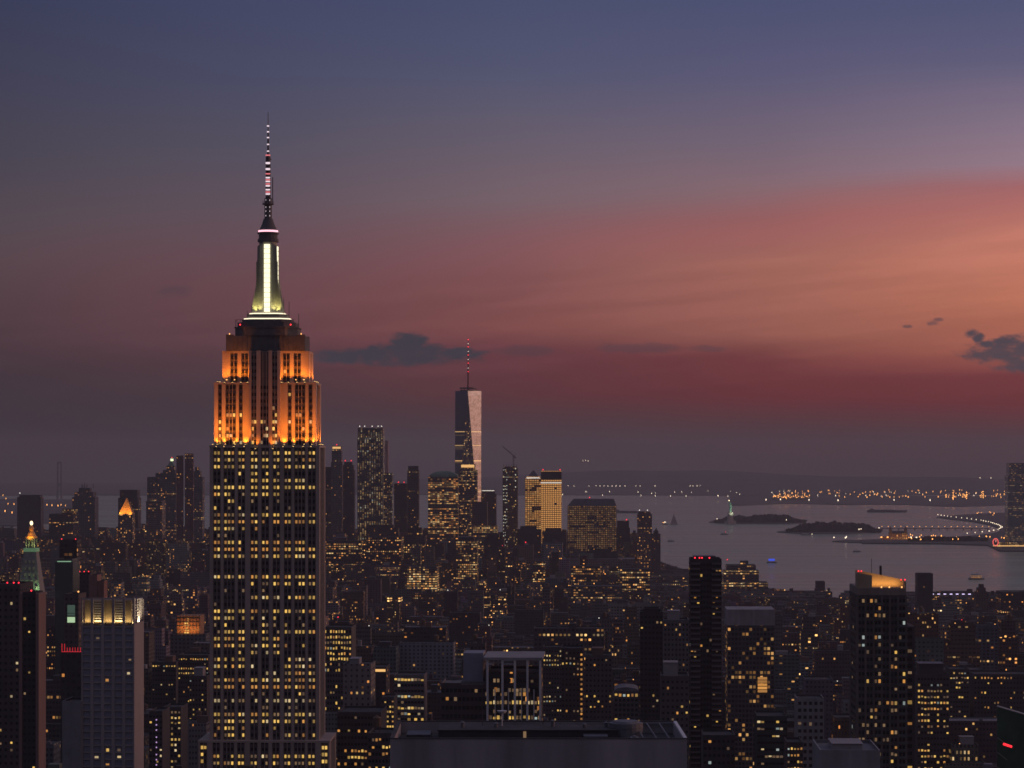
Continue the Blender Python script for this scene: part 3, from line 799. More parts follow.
# ---- lower Manhattan, left of the deco tower
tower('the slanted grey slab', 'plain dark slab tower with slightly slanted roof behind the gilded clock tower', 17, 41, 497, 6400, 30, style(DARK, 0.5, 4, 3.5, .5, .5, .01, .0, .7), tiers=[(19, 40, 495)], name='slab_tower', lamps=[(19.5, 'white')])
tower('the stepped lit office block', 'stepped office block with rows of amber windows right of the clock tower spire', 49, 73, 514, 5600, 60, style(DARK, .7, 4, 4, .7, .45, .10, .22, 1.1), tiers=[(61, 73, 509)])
r = tower('the twin-pinnacle tower', 'dark stepped tower crowned by a cluster of thin pinnacles', 72, 95, 497, 5800, 40, style(GREY, .6, 4, 4, .5, .5, .05, .03, .9), tiers=[(74, 93, 492), (78, 89, 488)], name='stepped_tower')
for k, p in enumerate((80.5, 83, 85.5, 92)):
    b = MB(); b.cyl(0, 0, 1.6, 0, 8, 8); b.cyl(0, 0, 1.6, 8, 17 if k == 1 else 12, 8, 0.1); b.build('pinnacle', [M['concrete']], r[0], ((p-r[4])*r[5], -3, r[3]))
tower('the mansard block', 'broad dark tower with tapered top behind the gold pyramid', 118, 138, 498, 5900, 40, style(DARK, .6, 4, 4, .5, .5, .03, .02, .8), tiers=[(119.5, 137, 490)])
r = tower('the gold pyramid tower', 'courthouse tower with glowing gold pyramid roof', 118.5, 132.5, 514, 5200, 28, style(TAN, .8, 3.6, 4.2, .5, .6, .22, .12, 1.2), name='courthouse_tower')
roof_pyramid(r[0], -r[1]/2+0.5, r[1]/2-0.5, r[2]-1, r[3]+1.1, Z(497.5, 5200), 'gold')
for sx in (-1, 1): spot('roof_floodlight', r[0], (sx*14, -26, r[3]-2), (sx*3, -3, r[3]+14), 90000, (1.0, 0.45, 0.10), 70)
r = tower('the green-lantern tower', 'old stepped tower topped by a bright pale green lantern and red beacon', 147, 176, 477, 5700, 50, style(GREY, .75, 3.6, 4, .5, .5, .12, .08, 1.0), tiers=[(155, 176, 473), (162, 174.5, 470), (165, 173, 466)], name='stepped_tower')
roof_pyramid(r[0], (166-r[4])*r[5], (173-r[4])*r[5], r[2], r[3]+1, Z(461, 5700), 'copper', 0.25)
b = MB(); b.cyl(0, 0, 3.4, 0, 5.2, 8); b.build('lantern', [M['strip_lantern']] if 'strip_lantern' in M else [glow('lantern_glow', (0.85, 1.0, 0.55), 1.6)], r[0], ((170-r[4])*r[5], 0, Z(461, 5700)))
link_mesh('beacon', BEACON, r[0], ((170-r[4])*r[5], 0, Z(461, 5700)+5.2), (2, 2, 2))
tower('the left twin slab', 'left one of two slim round-topped brown towers beside the green lantern', 176.3, 183.0, 455.5, 5500, 8, style(RED, .7, 4, 3.6, .4, .5, .05, .03, .9), name='apartment_tower')
tower('the right twin slab', 'right one of two slim brown towers rising beside the floodlit deco tower', 184.8, 193.2, 453.5, 5500, 8, style(RED, .7, 4, 3.6, .4, .5, .07, .03, .9), name='apartment_tower')
tower('the tapering dark tower', 'dark tapering tower close by the left flank of the deco skyscraper', 193, 202.5, 477, 5900, 30, style(GREY, .7, 3.8, 4, .5, .5, .07, .03, .9), tiers=[(193.5, 200, 471), (194.5, 198, 467)])
tower('the copper-topped block', 'lower block with green copper roof beneath the green lantern tower', 146, 162, 501, 5000, 40, style(TAN, .85, 4, 4, .6, .5, .12, .15, 1.1), tiers=[(149, 154, 499)], roof='roof_pale')

# ---- lower Manhattan, right of it
tower('the jagged dark tower', 'low dark tower hugging the right edge of the deco skyscraper', 322.5, 331.5, 467, 5600, 25, style(DARK, .7, 3.6, 4, .5, .5, .05, .02, .9))
r = tower('the lit-crown tower', 'slim dark tower with ring of golden lights around its flat crown', 331, 342, 462, 5500, 22, style(GREY, .7, 3.5, 4, .5, .5, .05, .04, .9), tiers=[(331.7, 341.3, 451), (332.2, 340.8, 446)], beacons=[336.5], line=('strip_amber', 4.5))
tower('the stepped residential tower', 'dark stepped residential tower right of the slim golden-crowned one', 341.5, 354, 470, 5600, 28, style(DARK, .6, 3.6, 3.6, .5, .5, .04, .02, .8), tiers=[(342.5, 353, 465), (344, 351.5, 462)], beacons=[345, 351])
r = tower('the tall ribbed glass tower', 'tall straight glass tower with pale window ribs and dark crown band', 357.2, 383, 438, 5300, 45, style((.2,.22,.24), .12, 5.2, 3.9, .5, .8, .72, .05, .30), tiers=[(357.6, 382.6, 428)], mat='glass', name='glass_tower', lamps=[(359.5, 'white'), (364.5, 'white'), (372, 'white'), (378, 'white'), (381.5, 'white')])
tower('the pink sliver', 'added narrow slab painted sunset pink as west face of the ribbed glass tower', 381, 388, 440.5, 5700, 16, BLANK((0.50, 0.32, 0.30)), name='slab_tower')  # ribbed tower's west face as an added slab; sunset pink in its colour
tower('the short glass shoulder', 'shorter glass block leaning on the right side of the ribbed glass tower', 383.4, 392, 473, 5250, 30, style((.2,.22,.24), .4, 3.4, 3.8, .6, .6, .45, .1, .45), mat='glass', name='glass_tower')
tower('the red-beaconed block', 'dim dark block with two red roof lights between glass towers', 394, 407, 483.5, 5800, 30, style(DARK, .6, 4, 4, .5, .5, .04, .02, .8), beacons=[398.5, 404])
tower('the slim dark glass tower', 'slim dark tower with open roof crown left of the green domed block', 407.2, 418.6, 470, 5400, 24, style((.09, .09, .1), .6, 3.4, 3.8, .5, .5, .10, .04, .7), tiers=[(408, 418, 466)])
r = tower('the green-domed office block', 'broad office block full of amber floors under a low green dome', 428, 458, 477, 5600, 55, style((.14, .13, .12), .95, 5.2, 4.2, .85, .5, .30, .34, .9), name='office_block', line=None)
b = MB(); rw = r[1]/2-1
for k in range(4):
    a0, a1 = k*0.36, (k+1)*0.36
    b.prism([(-rw*math.cos(a0), -24*math.cos(a0)), (rw*math.cos(a0), -24*math.cos(a0)), (rw*math.cos(a0), 24*math.cos(a0)), (-rw*math.cos(a0), 24*math.cos(a0))], r[3]+15*math.sin(a0), r[3]+15*math.sin(a1), k == 3,
            [(-rw*math.cos(a1), -24*math.cos(a1)), (rw*math.cos(a1), -24*math.cos(a1)), (rw*math.cos(a1), 24*math.cos(a1)), (-rw*math.cos(a1), 24*math.cos(a1))])
b.build('dome', [M['copper']], r[0])

def trade_tower():
    D = 5760.0; hw = 30.5; root = empty('glass_skyscraper', (X(468, D), D+hw, 0), GRID*0.3)
    tag(root, 'tallest faceted glass skyscraper downtown with pink sunset facet and spire', 'skyscraper'); reg('the faceted glass skyscraper', 455, 481, 390, D, 61)
    st = style((0.40, 0.40, 0.43), .35, 3.0, 4.0, .6, .5, 0.42, 0.06, 0.75); zt = 421.5; zb = 57.0
    b = MB(st)
    b.box(-hw, hw, -hw, hw, 0, zb, False)
    C = [(-hw, -hw), (hw, -hw), (hw, hw), (-hw, hw)]; T = [(0, -hw), (hw, 0), (0, hw), (-hw, 0)]
    def strip(p, q, split):
        """a facet as stacked bands, so that its upper storeys can stay dark"""
        (a0, a1), (c0, c1) = p, q
        zs = [zb, 330, 352, 410, zt]
        for z0, z1 in zip(zs, zs[1:]):
            f = lambda A, B, z: tuple(A[i]+(B[i]-A[i])*(z-zb)/(zt-zb) for i in (0, 1))
            b.style = st if z1 <= 330 else ((st[0], .3, 3.0, 4.0, .7, .6, .0, .0, .3, .5) if z1 != 352 else (st[0], .35, 3.0, 4.0, .7, .5, .14, .0, .3, .8))
            if z1 == zt: b.style = ((0.42, 0.44, 0.48), .3, 3.0, 4.0, .0, .0, .0, .0, .3, .5)
            A0, B0, A1, B1 = f(a0, a1, z0), f(c0, c1, z0), f(a0, a1, z1), f(c0, c1, z1)
            L = lambda P, z: (math.hypot(P[0]-a0[0], P[1]-a0[1]), z)
            b.face([(*A0, z0), (*B0, z0), (*B1, z1), (*A1, z1)], [L(A0, z0), L(B0, z0), L(B1, z1), L(A1, z1)])
    for k in range(4):
        j = (k+1) % 4
        strip((C[k], T[k]), (C[j], T[k]), k)            # upright triangle
        strip((C[j], T[k]), (C[j], T[j]), k)            # inverted triangle
    b.style = BLANK((.1, .1, .11)); b.face([(x, y, zt-2) for x, y in T])
    b.build('wall', [M['glass']], root)
    s_ = MB(); s_.cyl(0, 0, 19, zt-2, zt+2.2, 24); s_.cyl(0, 0, 19.8, zt+5.5, zt+8.0, 24, None, True, True)
    for k in range(12):
        a = k*math.pi/6; s_.rod((18*math.cos(a), 18*math.sin(a), zt+2), (19*math.cos(a), 19*math.sin(a), zt+6), 0.4, 4)
    s_.build('roof_ring', [M['metal']], root)
    s_ = MB(); s_.cyl(0, 0, 2.4, zt, 475, 8, 1.9); s_.cyl(0, 0, 1.7, 475, 512, 8, 1.2); s_.cyl(0, 0, 1.0, 512, 541, 6, 0.4); s_.cyl(0, 0, 3.4, 462, 464, 8)
    s_.build('spire', [M['spire_red']], root)
    for k, z in enumerate((464, 474, 484, 494, 503, 513, 522, 531, 539)):
        if k in (0, 2, 4, 6, 8): link_mesh('beacon', BEACON, root, (0, -2.6, z), (2.6, 2.6, 2.0))
        else: link_mesh('lamp', ROOFLAMP['white'], root, (0, -2.4, z-2), (1.9, 1.9, 1.2))
    ls = MB(); ls.box(-24, 24, -hw-0.1+7.4, -hw+0.1+7.4, 317.6, 319.4)
    return root
M['spire_red'] = plain('spire_steel', (0.36, 0.12, 0.12), 0.5, 0.2, 0.2, 0.4)
trade_tower()
tower('the warm-topped glass block', 'lit glass block with bright golden top floors before the faceted skyscraper', 458.5, 476.8, 470, 5450, 40, style((.13, .13, .14), .7, 3.2, 4.0, .85, .5, .30, .25, .85), tiers=[(461, 474.5, 464)], mat='facade', name='glass_tower', line=('strip_amber', 6))
tower('the white-rimmed dark tower', 'dark tower with thin white light along its roof right of the tallest spire', 480.5, 496, 494, 5900, 35, style(DARK, .7, 3.8, 4, .5, .5, .05, .05, .9), tiers=[(482, 494.5, 489.5)], line=('strip_white', 2.2))
tower('the broad unlit tower', 'broad unlit brown tower in front of the white-rimmed one', 472, 487, 502, 5300, 35, style((.10, .08, .075), .7, 3.8, 4, .5, .5, .02, .01, .8))

def crane_tower():
    D = 5700
    r = tower('the crane-topped tower', 'unfinished tower with strings of white work lights and a crane on top', 502.6, 517.6, 468, D, 34, style((.09, .09, .10), .15, 3.2, 4.2, .5, .5, .16, .03, .9), name='unfinished_tower', tiers=[(504, 516, 466.5)])
    wb = MB(); K = D/F; rnd = random.Random(4)
    for k in range(26):
        for q in range(3):
            if rnd.random() < 0.66: wb.ball(((503.6+q*1.6-r[4])*K, -17.6, r[3]-6-k*7.6+rnd.uniform(-1, 1)), rnd.uniform(.6, 1.2), 6)
    for k in range(4): wb.ball(((515.5-r[4])*K, -17.6, r[3]-4-k*14), 1.3, 6)
    wb.build('work_light', [M['work_light']], r[0])
    for p in (503.5, 506, 508.5, 511, 514, 516.5):
        b = MB(); b.box(-0.4, 0.4, -0.4, 0.4, 0, 7); b.build('column', [M['metal']], r[0], ((p-r[4])*K, -8, r[3]))
    c = empty('tower_crane', (X(513.5, D), D+14, r[3]), 0); tag(c, 'lattice tower crane with raised jib standing on the unfinished tower', 'crane')
    b = MB()
    for sx in (-1, 1):
        for sy in (-1, 1): b.rod((sx*1.2, sy*1.2, 0), (sx*1.2, sy*1.2, 26), 0.45, 4)
    for k in range(6): b.rod((-1.2, -1.2, k*4.2), (1.2, -1.2, k*4.2+4), 0.3, 4); b.rod((1.2, 1.2, k*4.2), (-1.2, 1.2, k*4.2+4), 0.3, 4)
    b.build('mast', [M['metal']], c)
    b = MB()
    for dz in (0, 1.8): b.rod((4, 0, 22+dz), (-26, 0, 48+dz*0.3), 0.5, 4)
    for k in range(8): b.rod((4-k*3.6, 0, 22+k*3.1), (2-k*3.6, 0, 25.4+k*2.95), 0.25, 4)
    b.build('jib', [M['metal']], c)
    b = MB(); b.rod((0, 0, 22), (6, 0, 32), 0.5, 4); b.rod((6, 0, 32), (-14, 0, 38), 0.18, 4); b.box(2.5, 6, -1.2, 1.2, 20.5, 23.5); b.build('counter_jib', [M['metal']], c)
M['work_light'] = glow('work_light', (0.95, 0.93, 0.75), .75)
crane_tower()
r = tower('the pyramid-roofed golden block', 'golden lit office block with stepped pyramid roof beside the brightest one', 525, 541.2, 478.5, 5650, 40, style((.16, .12, .08), .95, 5.2, 4.4, .74, .6, 1.3, .3, .66), tiers=[(526.5, 540, 476.5)], name='office_block', line=('strip_white', 3))
roof_pyramid(r[0], -r[1]/2+3, r[1]/2-3, r[2]-6, r[3]+0.6, Z(470.5, 5650), 'metal', 0.12)
r = tower('the brightest golden office block', 'brightest golden office block downtown, every window lit below a dark roof', 541, 561.2, 471, 5600, 45, style((.17, .12, .07), .97, 5.2, 4.4, .74, .62, 1.6, .6, .80), name='office_block', beacons=[543, 560])
b = MB(BLANK((.05, .05, .055))); b.box(-r[1]/2-.3, r[1]/2+.3, -r[2]/2-.3, r[2]/2+.3, Z(479.5, 5600), Z(471.5, 5600)); b.build('crown_band', [M['facade']], r[0])
b = MB(); b.box(-r[1]/2-.8, r[1]/2+.8, -r[2]/2-.8, -r[2]/2-.4, Z(483.3, 5600), Z(482.2, 5600)); b.build('light_strip', [M['strip_white']], r[0])
r = tower('the tan sloping-shouldered block', 'broad tan office block with sloping dark shoulders and dense dim windows', 567.5, 616.5, 506, 5500, 60, style((.17, .13, .11), .8, 5.0, 4.4, .6, .55, 1.1, .5, .24), name='office_block')
b = MB(); h = r[1]/2
b.prism([(-h, -30), (h, -30), (h, 30), (-h, 30)], r[3]+1.1, Z(499, 5500), True, [(-h+13, -22), (h-6, -22), (h-6, 22), (-h+13, 22)]); b.build('roof_cap', [M['metal']], r[0])
link_mesh('beacon', BEACON, r[0], ((589.5-r[4])*r[5], -23, Z(499, 5500)), (2.2,)*3)
tower('the low red-beaconed tower', 'small dark tower with one red light right of the tan shouldered block', 616.5, 630, 528, 5600, 35, style(DARK, .6, 3.6, 4, .5, .5, .05, .02, .8), tiers=[(617, 629, 521)], beacons=[626.5])
tower('the waterfront apartment tower', 'slim apartment tower with dotted windows standing against the bay', 637.2, 652, 514, 5300, 26, style((.17, .13, .12), .8, 3.4, 3.4, .5, .5, .16, .03, 1.0), tiers=[(638.5, 650.5, 512)], name='apartment_tower', lamps=[(639.5, 'white'), (647.5, 'white')])
r = tower('the pointed brick tower', 'brick tower with small pointed cap at the edge of the bay', 652, 660.5, 534, 5300, 24, style(BRICK, .8, 3.4, 3.4, .5, .5, .10, .03, .9), tiers=[(653.5, 658.5, 531)], name='apartment_tower')
roof_pyramid(r[0], -4, 4, 8, r[3]+0.3, r[3]+9, 'metal')

# ---- in front of the downtown cluster
L = [
 ('the long lit loft rows', 'wide dark loft block with three long rows of amber windows', 326, 361, 541, 5000, 60, style(DARK, .8, 5, 4.6, .7, .45, .12, .42, 1.2)),
 ('the speckled loft block', 'loft block speckled with pinkish windows below the ribbed glass tower', 366, 401, 537, 4700, 60, style(DARK, .85, 4, 4.2, .55, .45, .32, .12, 1.2)),
 ('the mansard courthouse', 'dark courthouse block with steep roof below the slim dark glass tower', 401, 425, 536, 4800, 50, style(DARK, .8, 4.4, 4.4, .55, .5, .10, .22, 1.2)),
 ('the bright low office', 'low office with four bright yellow floors left of the tan tower', 407, 437, 567, 4400, 50, style((.13, .12, .11), .7, 3.6, 4.2, .8, .5, .45, .55, 1.1)),
 ('the tan lit tower block', 'dark-topped block with golden lit front below the tallest spire', 456, 477, 541, 4600, 45, style((.14, .11, .09), .8, 3.4, 4.2, .7, .5, .55, .25, .85)),
 ('the grey lit office', 'grey office with pale lit rows under the crane tower', 473, 497, 526, 5100, 45, style((.13, .13, .13), .6, 3.6, 4.2, .8, .5, .25, .35, .8)),
 ('the flat-roofed long hall', 'long low block with pale flat roof below the tan shouldered office', 588, 635, 559, 4900, 90, style(TAN, .7, 5, 5, .3, .4, .03, .02, .8)),
 ('the amber corner office', 'low office with bright amber upper floors left of the long pale roof', 571, 600, 566, 4600, 50, style(DARK, .9, 4, 4.2, .8, .5, .25, .3, 1.2)),
 ('the yellow-rowed printing loft', 'loft with bright yellow upper windows near the bay shore', 620, 650, 569, 4500, 55, style(DARK, .7, 4, 4.4, .75, .5, .35, .3, 1.2)),
 ('the dim rowed block', 'wide dim block with broken rows of pale windows below the tan office', 571, 622, 586, 4100, 60, style((.1, .1, .11), .6, 4, 4.2, .8, .4, .22, .35, .9)),
 ('the small lit slab', 'narrow block lit on every floor below the golden pyramid-roofed one', 533, 545, 562, 4600, 30, style(DARK, .8, 3.4, 4, .8, .5, .3, .4, 1.2)),
 ('the stepped waterfront office', 'stepped dark office with pale lit rows climbing beside the bay', 722, 768, 583, 4700, 70, style((.09, .09, .1), .6, 4.4, 4.6, .8, .45, .16, .42, 1.0)),
]
for a in L:
    k = {}
    if a[0] == 'the mansard courthouse': k = dict(tiers=[(407, 421, 528), (410, 418, 524)])
    if a[0] == 'the stepped waterfront office': k = dict(tiers=[(724, 759, 571), (727, 756, 565.5), (741, 749, 561.5)], beacons=[728])
    if a[0] == 'the long lit loft rows': k = dict(bulk=[(335, 345, 7, 'metal')])
    if a[0] == 'the tan lit tower block': k = dict(bulk=[(458, 474, 8, 'metal')])
    tower(*a, name='loft_building' if 'loft' in a[1] else 'office_block', roof='roof_pale' if 'pale flat' in a[1] else 'roof', **k)
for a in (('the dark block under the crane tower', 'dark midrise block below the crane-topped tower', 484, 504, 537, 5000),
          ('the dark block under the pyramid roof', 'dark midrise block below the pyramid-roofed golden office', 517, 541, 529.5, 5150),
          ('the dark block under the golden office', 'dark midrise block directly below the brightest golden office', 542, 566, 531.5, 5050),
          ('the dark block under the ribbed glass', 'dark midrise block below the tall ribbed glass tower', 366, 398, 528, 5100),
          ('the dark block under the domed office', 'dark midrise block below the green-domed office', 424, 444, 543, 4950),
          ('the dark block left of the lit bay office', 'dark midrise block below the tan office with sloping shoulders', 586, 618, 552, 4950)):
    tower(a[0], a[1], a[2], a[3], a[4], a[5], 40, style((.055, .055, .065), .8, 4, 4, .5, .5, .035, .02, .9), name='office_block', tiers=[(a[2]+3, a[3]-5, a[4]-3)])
tower('the dark shore cube', 'dark windowless cube building at the water right of the waterfront office', 816.5, 825, 581.5, 4650, 30, BLANK((.06, .06, .065)), name='vent_building', lamps=[])
tower('the boxy shore tower', 'dark boxy tower against the water behind the big residential tower', 917.5, 933, 573.5, 3700, 30, style(DARK, .6, 4, 4, .4, .4, .02, .0, .6), name='vent_building')
tower('the brick water-tower building', 'old brick apartment house with domed top near the ferry', 976, 988.5, 592, 3900, 24, style(BRICK, .85, 3.6, 3.6, .5, .5, .05, .02, 1.0), tiers=[(978, 986, 588), (980, 984.5, 584.5)], name='apartment_house')
tower('the dark shore block', 'dark low block with amber dots at right edge of the shore', 1001, 1026, 592, 3900, 50, style(DARK, .9, 4, 3.8, .5, .5, .10, .02, 1.2), name='loft_building')

# ---- the riverside pier shed with violet lamps
D = 4450.0
pr = empty('pier_shed', (X(951, D), D, 0), GRID); tag(pr, 'long pier shed with a row of violet white lamps along its edge', 'pier')
b = MB(BLANK((.22, .22, .24))); b.box(-38, 38, 0, 60, 2.2, 13); b.build('wall', [M['facade']], pr)
b = MB(); b.box(-39, 39, -1.5, 61, 13.05, 14); b.build('roof', [M['roof_pale']], pr)
M['lamp_violet'] = glow('violet_lamp', (0.75, 0.62, 1.0), 1.8)
LV = shared(lambda b: (b.cyl(0, 0, 0.2, 0, 4, 6), setattr(b, 'mat', 1), b.box(-2.2, 2.2, -0.8, 0.8, 4, 5.3)), 'lamp', [M['metal'], M['lamp_violet']])
for k in range(7): link_mesh('lamp', LV, pr, (-33+k*11, -0.5, 14))
b = MB(); 
for k in range(9): b.box(-36+k*8.3, -36+k*8.3+5.5, -0.3, -0.1, 6.5, 8.6)
b.build('window', [M['win_dim']], pr)

# ---- Jersey City glass tower at the frame's edge
D = 7300.0
r = tower('the waterfront glass skyscraper', 'dark glass skyscraper across the river cut by the right edge', 1008, 1046, 476, D, 60, style((.22, .25, .30), .45, 5, 5.2, .9, .5, .25, .3, .22), tiers=[(1009.5, 1045, 463)], mat='glass', name='glass_tower')
b = MB(style(DARK, .9, 6, 6, .6, .5, .5, .5, 1.2)); b.box(-95, 90, -30, -8, 4, 17); b.build('podium', [M['facade']], r[0])
b = MB(); b.box(-100, 90, -31.5, -31, 5, 8); b.build('light_strip', [M['strip_amber']], r[0])

# ---- far bridge tower
br = empty('bridge_tower', (X(59.5, 16500), 16500, 0), 0); tag(br, 'faint bridge tower far off in the haze over the left shore', 'bridge')
b = MB()
for sx in (-1, 1): b.prism([(sx*13-6, -8), (sx*13+6, -8), (sx*13+6, 8), (sx*13-6, 8)], 0, 248, True, [(sx*11-4, -6), (sx*11+4, -6), (sx*11+4, 6), (sx*11-4, 6)])
b.box(-11, 11, -5, 5, 236, 247); b.box(-13, 13, -5, 5, 90, 104); b.build('tower', [M['steel']], br)

# ================================================================== MIDTOWN AND CHELSEA TOWERS
def clock_tower():
    D = 2200.0; K = D/F; W2 = 11.6*K                     # half width of the shaft
    root = empty('clock_tower', (X(29.2, D), D+W2, 0), GRID)
    tag(root, 'stone clock tower with green lit pyramid roof and glowing gilded cupola', 'tower'); reg('the gilded clock tower', 17, 42, 520, D, 2*W2)
    z = lambda py: Z(py, D)
    b = MB(style((.42, .36, .32), .7, 3.2, 3.8, .4, .55, .02, .0, .8)); b.box(-W2, W2, -W2, W2, 0, z(594))
    b.style = BLANK((.42, .37, .33)); b.box(-W2-.9, W2+.9, -W2-.9, W2+.9, z(594)-1.2, z(594)+0.6); b.build('wall', [M['facade']], root)
    b = MB(); h0, h1 = W2*0.97, 5.9*K
    sq = lambda h: [(-h, -h), (h, -h), (h, h), (-h, h)]
    b.prism(sq(h0), z(594)+0.6, z(551), True, sq(h1)); ro = b.build('roof', [M['pale_slate']], root)
    dm = MB(); dm.box(-.7, .7, -.9, 1.2, -1.1, 1.0); dm.box(-.85, .85, -1.0, 1.2, 1.0, 1.3); dme = dm.mesh('dormer', [M['limestone']])
    for k in range(5):
        zz = z(588-k*6.5); t = (zz-z(594))/(z(551)-z(594)); h = h0+(h1-h0)*t; n = 4 if k < 2 else 3
        for q in range(n): link_mesh('dormer', dme, ro, ((q-(n-1)/2)*h*0.5, -h-0.1, zz))
    b = MB(); b.box(-h1*1.12, h1*1.12, -h1*1.12, h1*1.12, z(552), z(548.5)); b.build('gallery', [M['strip_green2']], root)
    for sx in (-1, -.33, .33, 1):
        for sy in (-1, 1): b = MB(); b.box(sx*h1*.72-.4, sx*h1*.72+.4, sy*h1*.72-.4, sy*h1*.72+.4, z(548.5), z(538.5)); b.build('column', [M['lime_lit']], root)
    b = MB(); b.box(-h1*.5, h1*.5, -h1*.5, h1*.5, z(548.5), z(538.5)); b.build('belvedere', [M['lime_lit']], root)
    b = MB(); b.cyl(0, 0, h1*1.0, z(538.5), z(536.6), 16, None, True, True); b.cyl(0, 0, h1*.85, z(536.6), z(532.5), 16, h1*.5); b.cyl(0, 0, h1*.38, z(532.5), z(529), 12, h1*.36); b.cyl(0, 0, h1*.5, z(529), z(525.5), 12, h1*.2)
    b.build('cupola', [M['gilded']], root)
    b = MB(); b.ball((0, 0, z(523.4)), 1.45, 10, 1.4); b.build('lantern', [M['lantern_top']], root)
    b = MB(); b.rod((0, 0, z(522)), (0, 0, z(517)), 0.2, 5); b.build('finial', [M['metal']], root)
    spot('roof_floodlight', root, (W2*.95, -W2-4, z(594)), (W2*.5, -9, z(574)), 5200, (0.55, 1.0, 0.42), 90)
    spot('roof_floodlight', root, (-W2*.8, -W2-4, z(594)), (-W2*.4, -9, z(574)), 1800, (0.62, 1.0, 0.50), 90)
    for sx in (-1, 1): spot('roof_floodlight', root, (sx*h1*1.05, -h1*1.1-1.5, z(548)), (0, 0, z(538)), 1000, (0.80, 1.0, 0.35), 90)
    spot('cupola_floodlight', root, (0, -h1*2.2, z(540)), (0, 0, z(532)), 7000, (1.0, 0.42, 0.08), 80)
M['pale_slate'] = plain('pale_slate', (0.30, 0.31, 0.29), 0.8, 0.2, 0.4)
M['strip_green2'] = glow('green_gallery', (0.40, 0.80, 0.40), 0.15, 0, (0.2, 0.3, 0.2))
M['lime_lit'] = plain('belvedere_stone', (0.36, 0.36, 0.28), 0.8, 0.2, 0.4)
M['gilded'] = plain('gilding', (0.75, 0.45, 0.14), 0.45, 0.2, 0.5, 0.2)
M['lantern_top'] = glow('clock_lantern', (1.0, 0.80, 0.45), 2.2)
clock_tower()

def crown_tower():
    """pale stone tower, five window bays, screen crown lit from inside"""
    D = 1150.0; K = D/F; px0, px1 = 81.0, 134.5; w = (px1-px0)*K; d = 23.0; h = w/2
    root = empty('crowned_tower', (X((px0+px1)/2, D)+math.sin(-GRID)*d/2, D+d/2, 0), GRID)
    tag(root, 'slab tower with blue grey window bays under a glowing finned crown', 'skyscraper'); reg('the glowing-crowned tower', px0, 144, 597, D, d)
    zc, zt = Z(625, D), Z(598, D)
    b = MB()
    b.mat = 1; b.box(-h+.6, h-.6, -d/2+.6, d/2-.01, 0, zc)
    b.mat = 0
    nb = 5; bw = w/nb
    for k in range(nb+1):
        x = -h+k*bw; a, c = max(-h, x-0.75), min(h, x+0.75); b.box(a, c, -d/2, -d/2+.58, 0, zc+0.5)
    b.box(h-.6, h, -d/2+.6, d/2, 0, zc+0.5); b.box(-h, -h+.6, -d/2+.6, d/2, 0, zc+0.5)
    for r in range(56):                                     # floor bands
        z = zc-1.2-r*3.25
        if z < 4: break
        for k in range(nb): b.box(-h+k*bw+.76, -h+(k+1)*bw-.76, -d/2+.28, -d/2+.57, z, z+0.8)
    b.build('wall', [M['tower_stone'], M['spandrel']], root)
    wins = []; rnd = random.Random(5)
    for r in range(54):
        z = zc-2.75-r*3.25
        for k in range(nb):
            n = 1
            for q in range(n):
                x = -h+k*bw+.76+(bw-1.52)*(q+.5)/n
                kk = 5; pr = 0.07
                if 17 <= r <= 19 or 24 <= r <= 36: pr = 0.36
                if r in (18, 25, 29, 30): pr = 0.42
                if rnd.random() < pr: kk = rnd.choice([3, 3, 2, 4, 1])
                wins.append((x, -d/2+.42, z, (bw-1.52)/n-.12, 2.35, 0, 5))
                if kk != 5: wins.append((x+rnd.uniform(-.4, .4), -d/2+.30, z-.2, rnd.uniform(1.1, 2.6), rnd.uniform(1.0, 1.6), 0, kk))
    add_windows(root, wins, 99)
    c = MB()                                                # the crown: fins in front of recessed panels
    for k in range(nb+1):
        x = -h+k*bw; a, e = max(-h, x-0.55), min(h, x+0.55); c.box(a, e, -d/2+.1, -d/2+1.5, zc+0.5, zt)
    for k in range(5):
        y = -d/2+1.6+k*(d-2.1)/4; c.box(h-1.2, h, y-.0, y+.9, zc+0.5, zt-k*0.4)
    c.box(-h+.1, h-.1, -d/2+.3, -d/2+1.0, zt-.7, zt-.1)
    c.build('crown_fin', [M['tower_stone']], root)
    c = MB(); c.box(-h+1.2, h-1.9, -d/2+2.6, d/2-.4, zc+.02, zt-1.2); c.build('crown_panel', [M['crown_panel']], root)
    c = MB()
    for k in range(9): c.box(h-1.15, h-.5, -d/2+2.4, d/2-.6, zc+1.5+k*1.2, zc+1.75+k*1.2)
    for kk in (1, 3):
        for q in range(9): c.box(-h+kk*bw+.7, -h+(kk+1)*bw-.7, -d/2+1.9, -d/2+2.3, zc+1.6+q*1.15, zc+1.95+q*1.15)
    c.build('louvre', [M['white']], root)
    for k in range(nb):
        area('crown_light', root, (-h+(k+.5)*bw, -d/2+1.3, zc+.75), (-h+(k+.5)*bw, -d/2+2.6, zc+7), bw-1.4, 0.6, 330 if k in (1, 3) else 190, (1.0, 0.72, 0.30), 150)
    area('crown_light', root, (h-.7, 0, zc+.75), (h-1.6, 0, zc+8), 0.8, d-3, 5200, (1.0, 0.83, 0.52), 170)
    return root
M['tower_stone'] = plain('tower_stone', (0.36, 0.32, 0.32), 0.85, 0.15, 0.1, streak=True)
M['crown_panel'] = plain('crown_panel', (0.30, 0.23, 0.15), 0.7, 0.2, 0.4, streak=True)
crown_tower()

